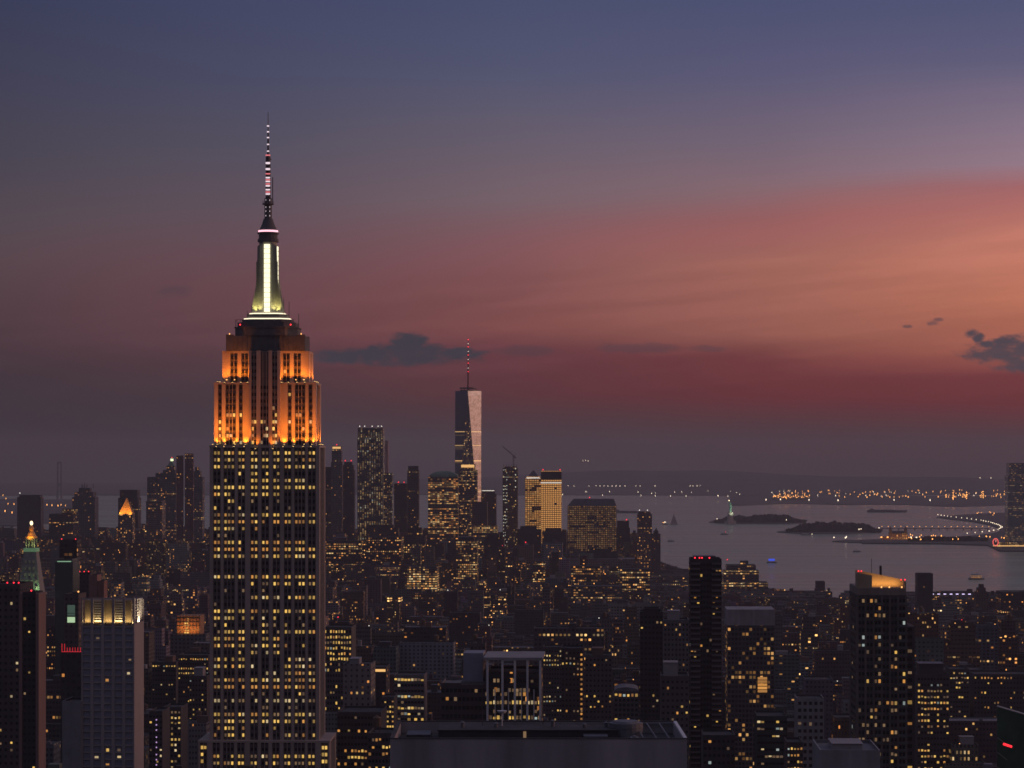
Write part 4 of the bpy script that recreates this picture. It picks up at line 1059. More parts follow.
def windowed(short, label, px0, px1, ytop, D, depth, tint, cols, flo, win, pr, seed, name='building', cat='building', rows=None, lit=(1, 1, 3, 4), wallmat=None, side=0, **kw):
    """a nearer building whose windows are pieces of their own"""
    r = tower(short, label, px0, px1, ytop, D, depth, BLANK(tint), name=name, cat=cat, **kw)
    root, w, d, top, mid, K = r; rnd = random.Random(seed); wins = []
    zt = Z(ytop, D) if not kw.get('tiers') else Z(ytop, D)
    zlo = max(3.0, Z(780, D)); nrow = int((zt-3.0-zlo)/flo)
    W0 = (px1-px0)*K
    for i in range(nrow):
        z = zt-3.2-i*flo
        p_ = rows[i] if rows and i < len(rows) else pr
        p_ = p_*rnd.uniform(0.4, 1.5) if not rows else p_
        for c in range(cols):
            x = -W0/2+W0*(c+.5)/cols
            k = rnd.choice(lit) if rnd.random() < p_ else 0
            wins.append((x, -depth/2-.02, z, win[0], win[1], 0, k))
        if side:
            n = max(2, int(depth/4))
            for c in range(n):
                k = rnd.choice(lit) if rnd.random() < p_*0.6 else 0
                wins.append((side*(W0/2+.02), -depth/2+depth*(c+.5)/n, z, win[0], win[1], side*math.pi/2, k))
    add_windows(root, wins, 97, .84)
    return r

# left edge
windowed('the left-edge tower', 'dark tower cut by the left edge with red roof lights and one lit column', -14, 20, 584, 1300, 30, (.09, .08, .08), 6, 3.5, (1.5, 1.7), .12, 31, name='apartment_tower', beacons=[7, 13.5, 18.5], side=1)
r = windowed('the slim dark slab', 'slim dark slab with pinkish edge piers in front of the gilded clock tower', 22.5, 36, 592, 1240, 15, (0.041, 0.041, 0.045), 3, 3.4, (1.3, 1.5), .04, 32, name='apartment_tower', beacons=[31])
b = MB()
for x in (-r[1]/2-1.6, r[1]/2+.05): b.box(x, x+1.5, -r[2]/2-.6, r[2]/2, 0, r[3]+.4)
b.build('edge_pier', [M['rosy_lit_stone']], r[0]) if 'rosy_lit_stone' in M else b.build('edge_pier', [plain('rosy_lit_stone', (.27, .18, .165), .85, .2, .1, streak=True)], r[0])  # reddish light on the slab's edges put into the pier colour
r = tower('the green-windowed pavilion block', 'brown-topped building with tall glowing green window', 64, 78.5, 594, 1750, 25, style(BRICK, .8, 3.4, 3.8, .4, .5, .05, .02, .9), name='loft_building', lamps=[(78, 'amber')])
b = MB()
for k, (y0, y1) in enumerate(((605, 613), (613.6, 615.5))): b.box(-2.7, 2.7, -12.8, -12.55, Z(y1, 1750), Z(y0, 1750))
b.build('window', [M['green_win']], r[0]) if 'green_win' in M else b.build('window', [glow('green_window', (.30, .60, .38), .11)], r[0])
b = MB(); b.box(-2.7, 2.7, -12.9, -12.6, Z(622.5, 1750), Z(617, 1750)); b.build('window', [glow('bright_green_window', (.70, 1.0, .58), .6)], r[0])
tower('the twin brown stair tower', 'taller of two plain reddish brown shafts behind the glowing crown', 88.7, 97, 575, 2050, 16, BLANK((.30, .17, .14)), name='brick_tower')
tower('the lower brown stair tower', 'shorter of two plain reddish brown shafts behind the glowing crown', 97.4, 104, 581, 2050, 14, BLANK((.26, .14, .11)), name='brick_tower')
tower('the pink-lamped block', 'dark apartment block with pink roof lamps left of the brown shafts', 77.5, 90.5, 572.5, 2150, 24, style(DARK, .9, 3.6, 3.8, .6, .5, .14, .1, 1.2), name='apartment_tower', beacons=[79.5, 84, 88.5])
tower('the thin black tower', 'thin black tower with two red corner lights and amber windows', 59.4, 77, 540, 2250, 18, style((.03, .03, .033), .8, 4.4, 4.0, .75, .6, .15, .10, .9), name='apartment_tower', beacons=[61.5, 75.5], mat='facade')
tower('the greenish glass tower', 'grey green glass tower standing in front of the thin black one', 55, 73, 562, 1950, 24, style((.20, .25, .23), .5, 3.4, 3.6, .85, .4, .02, .02, .5), mat='glass', name='glass_tower', tiers=[(57, 72, 559)], line=('strip_green', 1.2))
r = tower('the red-railed building', 'low building with a row of bright red lights along its roof', 60.5, 81.5, 652, 1480, 26, style(DARK, .8, 3.4, 3.8, .5, .5, .05, .03, 1.0), name='loft_building')
b = MB()
for k in range(8): b.rod((-5.6+k*1.6, -12.4, r[3]+.6), (-5.6+k*1.6, -12.4, r[3]+(3.8 if k > 1 else 6)), .16, 4)
b.box(-5.8, 6, -12.5, -12.2, r[3]+.9, r[3]+1.3); b.build('sign_rail', [glow('red_neon', (1.0, .015, .025), .8)], r[0])
tower('the blank grey annex', 'blank grey annex leaning on the left side of the glowing-crowned tower', 62, 81, 701, 1149, 20, BLANK((.24, .24, .25)), name='annex_building')
r = tower('the orange lattice block', 'grey block topped by a glowing orange lattice box', 170, 206, 634, 2300, 34, style(GREY, .8, 3.6, 3.8, .5, .5, .04, .03, 1.0), name='loft_building')
b = MB(); b.box(-11, 10.5, -13, 10, r[3], Z(615, 2300)-1); b.build('penthouse', [M['rust']], r[0]) if 'rust' in M else b.build('penthouse', [plain('rust_panel', (.42, .22, .11), .8, .3, .2)], r[0])
b = MB()
for k in range(8): b.box(-11.2+k*3.0, -10.8+k*3.0, -13.5, -13.1, r[3], Z(615, 2300))
for k in range(5): b.box(-11.2, 10.6, -13.6, -13.2, r[3]+1+k*3.6, r[3]+1.5+k*3.6)
b.build('lattice', [M['metal']], r[0])
area('penthouse_light', r[0], (0, -21, r[3]+4), (0, -13, r[3]+9), 20, 2, 1700, (1.0, .40, .10), 160)
b = MB(); rq = random.Random(3)
for k in range(7): b.box(-4+rq.uniform(-1, 3), -1.5+rq.uniform(0, 3), -13.3, -13.05, r[3]+1.5+k*2.2, r[3]+2.6+k*2.2)
b.build('window', [M['win_yellow']], r[0])
windowed('the double-rowed loft', 'loft building with two bright rows of small windows beside the deco tower', 178, 208.5, 655, 1900, 26, (0.055, 0.055, 0.058), 13, 3.6, (1.1, 1.5), .1, 33, rows=[.96, .1, .92, .9, .05, .1, .05, .15, .05, .1], lit=(1, 1, 2), name='loft_building')
windowed('the single-rowed loft', 'low loft with one bright window row right of the glowing crown', 152, 176, 662, 1950, 26, (0.055, 0.055, 0.058), 9, 3.7, (1.4, 1.4), .08, 34, rows=[.9, .1, .1, .05, .15, .1], name='loft_building', bulk=[(163, 171, 5, 'brick')])
windowed('the yellow-stacked hotel', 'narrow hotel with stacked yellow windows below the single-rowed loft', 163, 181, 707, 1500, 24, (0.079, 0.073, 0.073), 5, 3.3, (1.5, 1.6), .5, 35, rows=[.8, .4, .7, .5, .6, .8, .5, .7, .6, .6, .7, .5], name='hotel')
r = windowed('the violet-lamped hotel', 'low hotel with a vertical string of violet lamps on its corner', 149, 162.5, 711, 1450, 24, (0.073, 0.067, 0.071), 4, 3.3, (1.4, 1.5), .15, 36, name='hotel')
b = MB()
for k in range(9): b.ball((.5, -12.6, r[3]-4-k*3.4+(k%3)*.4), .42, 6)
b.build('lamp_string', [glow('violet_string', (.80, .50, 1.0), .7)], r[0])
windowed('the tall brick apartment slab', 'brick apartment slab with two window columns lit beside the deco tower', 189, 207, 676, 1700, 24, (0.081, 0.068, 0.065), 6, 3.3, (1.2, 1.5), .22, 37, name='apartment_house', bulk=[(192, 201, 6, 'concrete')])

# right of the deco tower
windowed('the arched yellow loft', 'loft with five bright yellow columns of windows against the deco tower', 324, 351.5, 627, 1750, 30, (0.100, 0.095, 0.096), 10, 3.9, (1.35, 2.3), .3, 41, rows=[.96, .95, .9, .8, .75, .6, .5, .35, .2, .1], lit=(1, 1, 2, 1), name='loft_building')
tower('the pale blank block', 'plain pale block with flat top and few windows below the arched loft', 343, 371, 664, 1650, 30, style((.24, .21, .20), .7, 3.6, 3.8, .35, .4, .05, .02, 1.0), name='warehouse', bulk=[(348, 358, 4, 'concrete')])
b = tower('the amber-topped garage', 'low dark garage with a glowing amber strip on its roof', 370, 386, 667, 1800, 30, style(DARK, .9, 4, 4, .4, .4, .05, .03, 1.0), name='garage', line=('strip_amber', 1.8))
windowed('the bright grey loft', 'grey loft with three bright wide window rows right of the pale block', 394, 424, 675, 1700, 28, (0.148, 0.145, 0.150), 9, 3.9, (2.3, 2.0), .4, 42, rows=[.85, .05, .05, .95, .2, .95, .7, .35, .5, .3, .2], lit=(1, 4, 1, 3), name='loft_building')
windowed('the yellow-gridded annex', 'small annex with grid of yellow windows left of the bright grey loft', 381.5, 394, 697, 1650, 24, (0.093, 0.087, 0.089), 5, 3.3, (1.4, 1.5), .75, 43, lit=(1, 1, 2), name='annex_building')
windowed('the domed-roof hall', 'wide dark building with curved roof and four amber windows', 337, 381, 712, 1350, 34, (0.067, 0.065, 0.067), 13, 3.6, (1.5, 1.7), .15, 44, rows=[.1, .1, .35, .1, .1, .3, .45, .3, .4], lit=(2, 1, 2), name='hall')
windowed('the amber corner house', 'brick house with amber windows hard against the near flat roof', 368, 392, 733, 1150, 24, (0.088, 0.075, 0.073), 7, 3.3, (1.3, 1.6), .5, 45, lit=(2, 2, 1), name='apartment_house', tank=[374])
windowed('the dim brick office', 'broad dim brick office behind the near flat roof, left of white columns', 441, 503, 683, 1060, 26, (0.083, 0.074, 0.074), 15, 3.7, (1.5, 1.9), .05, 46, rows=[.15, .25, .12, .05, .1, .05], lit=(3, 3, 2), name='office_block', roof='roof_pale')
def colonnade():
    D = 1000.0; K = D/F; px0, px1 = 485.0, 541.5; w = (px1-px0)*K; d = 30.0
    r = tower('the white-columned tower', 'office tower framed by tall white columns under a flat white canopy', px0+1, px1-1, 672, D+2, d, style((.05, .05, .055), .8, 1.6, 3.75, .7, .5, .10, .0, .9, ), name='colonnade_tower', cat='building')
    root = r[0]; zt = Z(657.5, D)
    b = MB(); b.box(-w/2-.6, w/2+.6, -d/2-2.2, d/2+.5, zt-1.1, zt); b.build('canopy', [M['concrete']], root)
    for px in (487.5, 502.5, 515, 527.5, 540.3):
        b = MB(); x = (px-513.2)*K; b.box(x-.42, x+.42, -d/2-1.9, -d/2-.9, 0, zt-1.1); b.build('column', [M['white']], root)
    for px in (495, 508.5, 521.5, 534):
        b = MB(); x = (px-513.2)*K; b.box(x-.18, x+.18, -d/2-.8, -d/2-.3, 0, zt-13); b.build('mullion', [M['white']], root)
    wins = []; rnd = random.Random(8)
    for py, pr, ks in ((681, .15, (3,)), (690.5, .7, (3, 3, 0, 0)), (694.5, .6, (3, 3, 2)), (702.8, .9, (1, 4, 1, 3)), (712, .2, (3,)), (718, .8, (1, 3, 1)), (727, .5, (3, 1))):
        for c in range(15): wins.append((-w/2+w*(c+.5)/15, -d/2-.1, Z(py, D), 1.15, 1.45, 0, rnd.choice(ks) if rnd.random() < pr else 0))
    add_windows(root, wins, 90)
    b = MB(); b.box((462-513.2)*K, (482-513.2)*K, -8, 8, Z(684, D), Z(655, D)); b.build('penthouse', [M['blue_grey']], root) if 'blue_grey' in M else b.build('penthouse', [plain('blue_grey_panel', (.26, .27, .32), .7, .15, .2)], root)
    b = MB(); b.box((460-513.2)*K, (486-513.2)*K, -9, 9, Z(687, D), Z(683.5, D)); b.build('roof', [M['roof_pale']], root)
colonnade()
windowed('the three-rowed block', 'dark block with three lit rows right of the white columns', 543, 562, 647, 1900, 26, (0.068, 0.066, 0.070), 7, 3.5, (1.3, 1.5), .1, 47, rows=[.1, .9, .8, .95, .1, .1, .1, .05, .1, .6, .6, .5], lit=(1, 4, 3), name='loft_building')
r = windowed('the lamp-strung brick tower', 'brick tower with vertical string of amber lights on its right corner', 561, 583.5, 648, 1550, 26, (0.067, 0.054, 0.053), 6, 3.3, (1.3, 1.5), .14, 48, rows=[.3, .4, .5, .05, .3, .1, .3, .2], lit=(1, 2, 3), name='apartment_house')
b = MB()
for k in range(15): b.box(r[1]/2-1.9, r[1]/2-.7, -13.4, -13.1, r[3]-3.6-k*3.1, r[3]-2.4-k*3.1)
b.build('lamp_string', [M['win_orange']], r[0])
windowed('the plain grey-brown slab', 'plain grey brown slab with few windows right of the lamp-strung tower', 585, 612, 655, 1620, 26, (0.111, 0.103, 0.105), 7, 3.4, (1.3, 1.5), .08, 49, rows=[.05, .05, .1, .05, .05, .05, .05, .3, .15, .4], lit=(2, 1), name='apartment_house', bulk=[(592, 603, 5, 'brick')])
r = windowed('the arch-roofed market', 'low market hall with pale curved roof over bright amber windows', 614, 638.5, 691, 1900, 34, (0.107, 0.102, 0.104), 6, 3.8, (2.4, 2.6), .1, 50, rows=[.95, .15, .05, .1, .1, .5], lit=(2, 1), name='hall')
b = MB(); n = 8; hw = r[1]/2
for k in range(n):
    a0, a1 = math.pi*k/n, math.pi*(k+1)/n
    p = lambda a: (-hw*math.cos(a), r[3]+1.1+2.8*math.sin(a))
    b.face([(p(a0)[0], -16, p(a0)[1]), (p(a0)[0], 16, p(a0)[1]), (p(a1)[0], 16, p(a1)[1]), (p(a1)[0], -16, p(a1)[1])][::-1])
b.face([(-hw*math.cos(math.pi*k/n), -16, r[3]+1.1+2.8*math.sin(math.pi*k/n)) for k in range(n, -1, -1)][::-1])
b.build('vault', [M['roof_pale']], r[0])
windowed('the tall black apartment', 'tall near-black apartment tower left of the grey tower behind the slab', 640, 663, 612, 1560, 26, (0.038, 0.037, 0.041), 6, 3.3, (1.5, 1.6), .05, 51, name='apartment_tower', tiers=[(643, 660, 609)], side=-1)
windowed('the grey rib tower', 'grey ribbed tower half hidden between black apartment and balcony slab', 663.5, 689, 620, 1720, 28, (0.132, 0.132, 0.144), 7, 3.5, (1.3, 1.8), .05, 52, lit=(3, 1, 2), name='office_tower', bulk=[(668, 680, 7, 'concrete')])
windowed('the tank-topped tower', 'tan brick tower carrying a pale roof tank by the near parapet', 661, 689, 676, 1350, 26, (0.111, 0.102, 0.102), 6, 3.4, (1.4, 1.6), .1, 53, lit=(2, 1), name='apartment_house', bulk=[(664, 678, 8, 'concrete')])

# balcony slab
r = windowed('the balcony slab', 'tallest dark balcony slab with red lights rising above the shoreline', 690.5, 721.5, 559, 1400, 30, (0.035, 0.035, 0.039), 10, 3.05, (1.5, 1.7), .06, 54, rows=None, lit=(2, 1, 3, 1), name='apartment_tower', beacons=[695, 699.5, 702, 709.5], side=-1)
bb = MB(); bb.box(-2.85, 2.85, -.66, .6, -.12, .12); bb.box(-2.85, 2.85, -.68, -.56, .121, 1.05)
bm_ = bb.mesh('balcony', [plain('balcony_concrete', (.13, .125, .13), .85, .2, .2)])
for k in range(44):
    for sx in (-1, 1): link_mesh('balcony', bm_, r[0], (sx*(r[1]/2-2.75), -r[2]/2-.74, r[3]-1.9-k*3.05))
b = MB(); b.box(-r[1]/2+2, r[1]/2-3, -6, 8, r[3], r[3]+2.4); b.build('penthouse', [M['metal']], r[0])

# glassy block with blank parapet band
r = tower('the blank-banded glass block', 'glass apartment block under a wide blank grey band at its top', 727.5, 774, 624.5, 1600, 34, style((.10, .10, .11), .5, 2.3, 3.1, .7, .6, .24, .02, .75), name='apartment_tower')
b = MB(BLANK((.34, .32, .33))); b.box(-r[1]/2-.4, r[1]/2+.4, -r[2]/2-.4, r[2]/2+.4, Z(624.5, 1600)-.6, Z(609.5, 1600)); b.build('crown_band', [M['facade']], r[0])
b = MB()
for k in range(5): b.box(4.5, 10.5, -17.6, -17.3, Z(677+k*3.2, 1600)-1.6, Z(677+k*3.2, 1600))
b.build('window', [M['win_orange']], r[0])
windowed('the pale arcaded house', 'pale house with dark square openings right of the blank-banded block', 797, 824, 698, 1500, 24, (0.267, 0.266, 0.282), 5, 4.2, (2.2, 2.4), .04, 55, lit=(3,), name='warehouse')
windowed('the amber-dotted house', 'brick house dotted with small amber windows near the bottom edge', 787, 803, 742, 1200, 22, (0.069, 0.060, 0.059), 5, 3.2, (1.1, 1.3), .6, 56, lit=(2, 1), name='apartment_house')
windowed('the two-windowed block', 'dark block with paired yellow windows below the balcony slab', 703, 735, 735, 1250, 26, (0.048, 0.048, 0.053), 7, 3.6, (1.7, 1.7), .14, 57, lit=(1, 1, 2), name='apartment_house')
windowed('the teal-tinted office', 'dark greenish office with rows of pale windows at the bottom edge', 757, 787, 716, 1350, 30, (0.039, 0.048, 0.051), 8, 3.8, (2.2, 1.4), .3, 58, lit=(3, 4, 3, 1), name='office_block')

def crest_tower():
    """the big residential tower with a slanted lit crown"""
    D = 1100.0; K = D/F; px0, px1 = 857.5, 906.0; w = (px1-px0)*K; h = w/2; d = 38.0
    root = empty('residential_tower', (X((px0+px1)/2, D)+math.sin(-GRID)*d/2, D+d/2, 0), GRID)
    tag(root, 'big residential tower with slanted amber lit crown near the right edge', 'skyscraper'); reg('the amber-crested tower', 846, 914, 571, D, d)
    zb = Z(595, D); z1 = Z(588.3, D)
    b = MB(BLANK((.10, .092, .085)))
    b.box(-h, h, -d/2, d/2, 0, zb); b.style = BLANK((.30, .25, .21)); b.box(-h+.01, h-.01, -d/2+.01, d/2-.01, zb, z1)
    for k in range(7): b.style = BLANK((.15, .135, .12)); x = -h+k*w/6; b.box(x-.45, x+.45, -d/2-.5, -d/2-.02, 0, zb-.5)
    b.style = BLANK((.07, .065, .07)); b.box(h+.02, h+4.3, -d/2+4, d/2-2, 0, Z(627, D))
    b.build('wall', [M['facade']], root)
    c = MB()                                               # slanted crown screen, back wall and end wall
    zl, zr = Z(573, D), Z(581.5, D)
    def slab(x0, x1, y0, y1, za, zb_, zc):
        p = [(x0, y0), (x1, y0), (x1, y1), (x0, y1)]; zs = [za, zb_, zb_, za]
        c.face([(p[0][0], p[0][1], zs[0]), (p[1][0], p[1][1], zs[1]), (p[2][0], p[2][1], zs[2]), (p[3][0], p[3][1], zs[3])])
        for i in range(4):
            j = (i+1) % 4; c.face([(*p[i], zc), (*p[j], zc), (*p[j], zs[j]), (*p[i], zs[i])])
    slab(-h, h, -d/2+9, -d/2+9.8, zl+1.0, zr+.4, z1)
    slab(-h, -h+.7, -d/2, -d/2+8.95, zl, zl, z1)
    slab(-h+.71, -h+6.5, -d/2+.1, -d/2+.8, zl, zl-1.1, z1)
    slab(h-.7, h, -d/2, -d/2+8.95, zr, zr, z1)
    c.build('crown_screen', [plain('crown_render', (.42, .33, .22), .8, .15, .15)], root)
    rf = MB(); rf.box(-h+.72, h-.72, -d/2+.9, -d/2+8.9, z1-.02, z1+.1); rf.box(-h+.3, h-.3, -d/2+9.9, d/2-.3, z1-.02, z1+.3); rf.build('roof', [M['roof_pale']], root)
    area('crown_light', root, (1, -d/2+6.6, z1+.7), (1, -d/2+9, z1+4.2), w-6, .8, 640, (1.0, .47, .12), 165)
    for x in (-7.5, 0, 3.5, 9): link_mesh('roof_lamp', ROOFLAMP['amber'], root, (x, -d/2+1.3, z1-1.2), (.62, .62, .62))
    for x, z in ((-h+.5, zl), (-h+1.8, zl), (h-2.2, zr), (h-.5, zr)): link_mesh('beacon', BEACON, root, (x, -d/2+.4, z-.1), (.62,)*3)
    a = MB(); a.rod((-1, d/2-3, z1-1), (-1, d/2-3, zl+5), .12, 5); a.box(2.6, 3.6, d/2-4, d/2-3, z1-1, zr+5.6); a.build('aerial', [M['metal']], root)
    wins = []; rnd = random.Random(17); FL = 3.25
    for i in range(38):
        z = zb-2.6-i*FL
        for c_ in range(12):
            x = -h+w*(c_+.5)/12; col = c_//2
            pr = (.24, .17, .34, .10, .30, .13)[col]*rnd.uniform(.6, 1.5)
            wins.append((x, -d/2-.08, z, 1.45, 1.75, 0, rnd.choice([1, 2, 3, 2, 3, 3]) if rnd.random() < pr else 0))
        for y in (-6, -2, 2):
            if z < Z(629, D): wins.append((h+4.34, y, z, 1.4, 1.7, math.pi/2, 0))
        if z < Z(630, D): wins.append((h+2.1, -d/2+3.9, z, 2.3, 1.8, 0, rnd.choice([1, 2, 3, 3]) if rnd.random() < .3 else 0))
        for y in (-9, -4.5, 0, 4.5, 9): wins.append((-h-.06, y, z, 1.4, 1.7, -math.pi/2, 3 if rnd.random() < .03 else 0))
    add_windows(root, wins, 99, .88)
    b1 = MB(); b1.box(-2, 2, -.48, .47, 0, .2); b1.box(-2, 2, -.48, -.4, .201, 1.05); m1 = b1.mesh('balcony', [plain('rail_grey', (.12, .125, .13), .6, .2, .2)])
    b2 = MB(); b2.box(-1.6, 1.6, -.38, .37, 0, .2); b2.box(-1.6, 1.6, -.38, -.3, .201, 1.05); m2 = b2.mesh('balcony', list(m1.materials))
    for i in range(37):
        z = zb-4.4-i*FL
        link_mesh('balcony', m1, root, (h-1.4, -d/2-1.02, z)); link_mesh('balcony', m2, root, (-h+9.8, -d/2-.93, z))
crest_tower()
windowed('the bright gridded office', 'office with the densest grid of amber windows right of the crested tower', 917.5, 949, 674, 1560, 30, (0.066, 0.062, 0.064), 10, 3.75, (1.55, 1.6), .5, 61, rows=[.2, .55, .75, .7, .97, .75, .6, .8, .35, .25, .1, .1], lit=(1, 2, 1, 3), name='office_block', bulk=[(921, 945, 7, 'metal')])
windowed('the low lit neighbour', 'lower office with pale yellow rows joined to the bright gridded one', 950, 969, 669, 1950, 30, (0.067, 0.065, 0.067), 7, 3.8, (1.8, 1.7), .2, 62, rows=[.8, .85, .4, .1, .1], name='office_block')
windowed('the long amber-lit row', 'long low block with single amber row along the right', 974, 1032, 674, 2000, 34, (0.061, 0.059, 0.062), 18, 4, (1.4, 1.9), .1, 63, rows=[.7, .12, .05, .1, .1], lit=(2, 1, 2), name='loft_building')

# near roofs at the bottom edge
def near_roof():
    D = 600.0; K = D/F; w = 297*K; h = w/2; d = 40.5; zt = Z(739, D)
    root = empty('stone_building', (X(538.5, D), D+d/2, 0), 0.0)
    tag(root, 'near plain grey building seen from above with bare wall and sunken roof', 'building'); reg('the near flat-roofed building', 390, 687, 722, D, d)
    b = MB(); b.box(-h, h, -d/2, d/2, 0, zt-3.2, False)
    for x0, x1, y0, y1 in ((-h, h, -d/2, -d/2+.9), (-h, h, d/2-.9, d/2), (-h, -h+.9, -d/2+.91, d/2-.91), (h-.9, h, -d/2+.91, d/2-.91)):
        b.box(x0, x1, y0, y1, zt-3.22, zt)
    for k in range(1, 9): x = -h+k*w/9; b.box(x-.06, x+.06, -d/2-.05, -d/2-.003, 0, zt-.4)
    b.build('wall', [M['cool_concrete']], root)
    b = MB(); b.box(-h-.1, h+.1, -d/2-.1, -d/2+.95, zt+.003, zt+.2); b.box(-h-.1, h+.1, d/2-.95, d/2+.1, zt+.003, zt+.2); b.box(-h-.1, -h+.95, -d/2+.96, d/2-.96, zt+.003, zt+.2); b.build('coping', [M['roof']], root)
    b = MB(); b.box(h-.7, h+.1, -d/2+.96, d/2-.96, zt+.003, zt+.2); b.build('coping', [M['white']], root)
    b = MB(); b.face([(-h+.9, -d/2+.9, zt-3), (h-.9, -d/2+.9, zt-3), (h-.9, d/2-.9, zt-3), (-h+.9, d/2-.9, zt-3)]); b.build('roof', [M['roof']], root)
    X0 = lambda px, y: (px-538.5)/F*(D+d/2+y)*1.0 + 0
    b = MB(); b.box(-25, 20, 3, 14, zt-3, zt-.6); b.box(-25.2, 20.2, 2.8, 14.2, zt-.6, zt-.3); b.build('plant_room', [M['roof']], root)
    b = MB(); b.box(-3.6, -2.85, 2.7, 2.95, zt-2.5, zt-.7); b.build('window', [M['win_dim']], root)
    b = MB(); b.box(11.5, 17.5, -4, 2.6, zt-3, zt-1.2); b.box(-33, -27, 2, 12, zt-3, zt-1.4); b.build('duct', [M['metal']], root)
    b = MB(); b.cyl(22.5, 8, 4.3, zt-3, zt+1.0, 20); b.cyl(22.5, 8, 3.6, zt+1.0, zt+1.5, 20, 3.2); b.cyl(22.5, 8, 4.45, zt-.2, zt+.05, 20); b.build('cooling_tower', [M['steel']], root)
    b = MB()
    for k in range(3): b.rod((h-2.5-k*3.2, -d/2+2, zt-2.6), (h-4.5-k*3.2, d/2-2, zt-.3), .22, 6)
    b.rod((h-10.5, d/2-1.5, zt-.4), (h-1, d/2-1.5, zt-.4), .2, 6); b.build('roof_rail', [M['steel']], root)
    b = MB(); b.box(-12, -6, -8, -2, zt-3, zt-2.0); b.box(3, 6, -10, -7, zt-3, zt-1.9); b.box(-20, -17.5, -6, -3, zt-3, zt-1.8); b.build('vent_unit', [M['steel']], root)
    for k, (x, y) in enumerate(((-30, -8), (-22, -12), (-15, -13), (9, -12), (16, -9), (24, -6), (28, -12))):
        link_mesh('vent_unit', VENT, root, (x, y, zt-3), (1, 1, .8+.12*(k % 3)), 1.57*(k % 2))
    for k, (x, h_) in enumerate(((-19, 2.2), (-10.5, 1.6), (4, 2.6), (12, 1.4), (17.5, 1.9))):
        b = MB(); b.cyl(x, 8+k % 3, .45, zt-.3, zt-.3+h_*.6, 10); b.cyl(x, 8+k % 3, .7, zt-.3+h_*.6, zt+h_*.6, 10, .2); b.build('chimney_flue', [M['steel']], root)
    b = MB()
    for k in range(24): b.rod((-h+3+k*2.95, d/2-.5, zt+.2), (-h+3+k*2.95, d/2-.5, zt+1.2), .05, 4)
    b.rod((-h+3, d/2-.5, zt+1.2), (h-2, d/2-.5, zt+1.2), .06, 4); b.build('railing', [M['metal']], root)
    b = MB()
    for y_ in (-11, -5.5): b.rod((-h+4, y_, zt-2.6), (h-6, y_, zt-2.6), .22, 6)
    b.build('pipe', [M['steel']], root)
    dish = MB(); dish.rod((-9, 12, zt-.3), (-9, 12, zt+3), .15, 6); dish.cyl(-9, 12, .9, zt+3, zt+3.6, 12, 1.3); dish.build('aerial', [M['white']], root)
    for px, hh in ((-14, 4), (1.5, 3.2)):
        a = MB(); a.rod((px, 13, zt-.3), (px, 13, zt+hh), .1, 5); a.build('aerial', [M['metal']], root)
M['cool_concrete'] = plain('cool_concrete', (.36, .335, .345), 0.85, .34, .09, streak=True)
near_roof()
tower('the pale lower roof', 'near pale roof slab at the bottom edge before the crested tower', 820, 880, 750, 800, 30, BLANK((.30, .29, .30)), name='office_block', roof='roof_pale', bulk=[(835, 865, 2.2, 'concrete')])
def shard():
    D = 700.0; K = D/F; root = empty('glass_tower', (X(1012, D), D, 0), GRID)
    tag(root, 'near dark green glass tower with sloping bright roof edge at right edge', 'building'); reg('the green glass shard', 997, 1040, 706, D, 30)
    w = 15.0; za, zb = Z(706, D), Z(722, D)
    st = style((.10, .16, .13), .3, 3, 3.8, .9, .3, .05, .05, .35); b = MB(st); h0 = -4.2
    p = [(h0, 0), (h0+w, 2), (h0+w, 5), (h0+1.5, 5)]
    z = [za, zb, zb-4, za-4]; u = 0
    for i in range(4):
        j = (i+1) % 4; b.face([(*p[i], 0), (*p[j], 0), (*p[j], z[j]), (*p[i], z[i])], [(u, 0), (u+12, 0), (u+12, z[j]), (u, z[i])]); u += 30
    b.style = BLANK((.1, .1, .1)); b.face([(*p[i], z[i]) for i in range(4)])
    b.build('wall', [M['glass']], root)
    e = MB(); e.rod((p[0][0], p[0][1]-.2, za), (p[1][0], p[1][1]-.2, zb), .22, 6); e.build('roof_edge', [M['white']], root)
    f = MB()
    for k in range(5): f.rod((h0+.1, -.2, za-9-k*4.2), (h0+w, 3.6, zb-16-k*4.2), .16, 5)
    f.build('mullion', [M['steel']], root)
    s_ = MB(); s_.rod((h0+1.8, .0, Z(744, D)), (h0+4.2, .6, Z(747, D)), .35, 6); s_.build('red_light', [glow('red_neon_tube', (1, .02, .03), 1.6)], root)
shard()

# ================================================================== THE CITY BETWEEN
SHOWN_TO = {'the long lit loft rows': 565, 'the speckled loft block': 565, 'the mansard courthouse': 546, 'the bright low office': 589, 'the tan lit tower block': 580, 'the grey lit office': 556,
    'the flat-roofed long hall': 566, 'the amber corner office': 582, 'the yellow-rowed printing loft': 592, 'the dim rowed block': 603, 'the small lit slab': 582, 'the stepped waterfront office': 595,
    'the tall ribbed glass tower': 527, 'the short glass shoulder': 527, 'the green-domed office block': 541, 'the slim dark glass tower': 520, 'the warm-topped glass block': 528, 'the pyramid-roofed golden block': 531,
    'the brightest golden office block': 531, 'the tan sloping-shouldered block': 553, 'the waterfront apartment tower': 574, 'the pointed brick tower': 576, 'the lit-crown tower': 515, 'the stepped residential tower': 515,
    'the crane-topped tower': 548, 'the white-rimmed dark tower': 545, 'the gold pyramid tower': 543, 'the stepped lit office block': 546, 'the green-lantern tower': 540, 'the left twin slab': 540, 'the right twin slab': 540,
    'the orange lattice block': 642, 'the thin black tower': 562, 'the gilded clock tower': 596, 'the slanted grey slab': 540, 'the twin-pinnacle tower': 535, 'the broad unlit tower': 540, 'the boxy shore tower': 600, 'the brick water-tower building': 612}
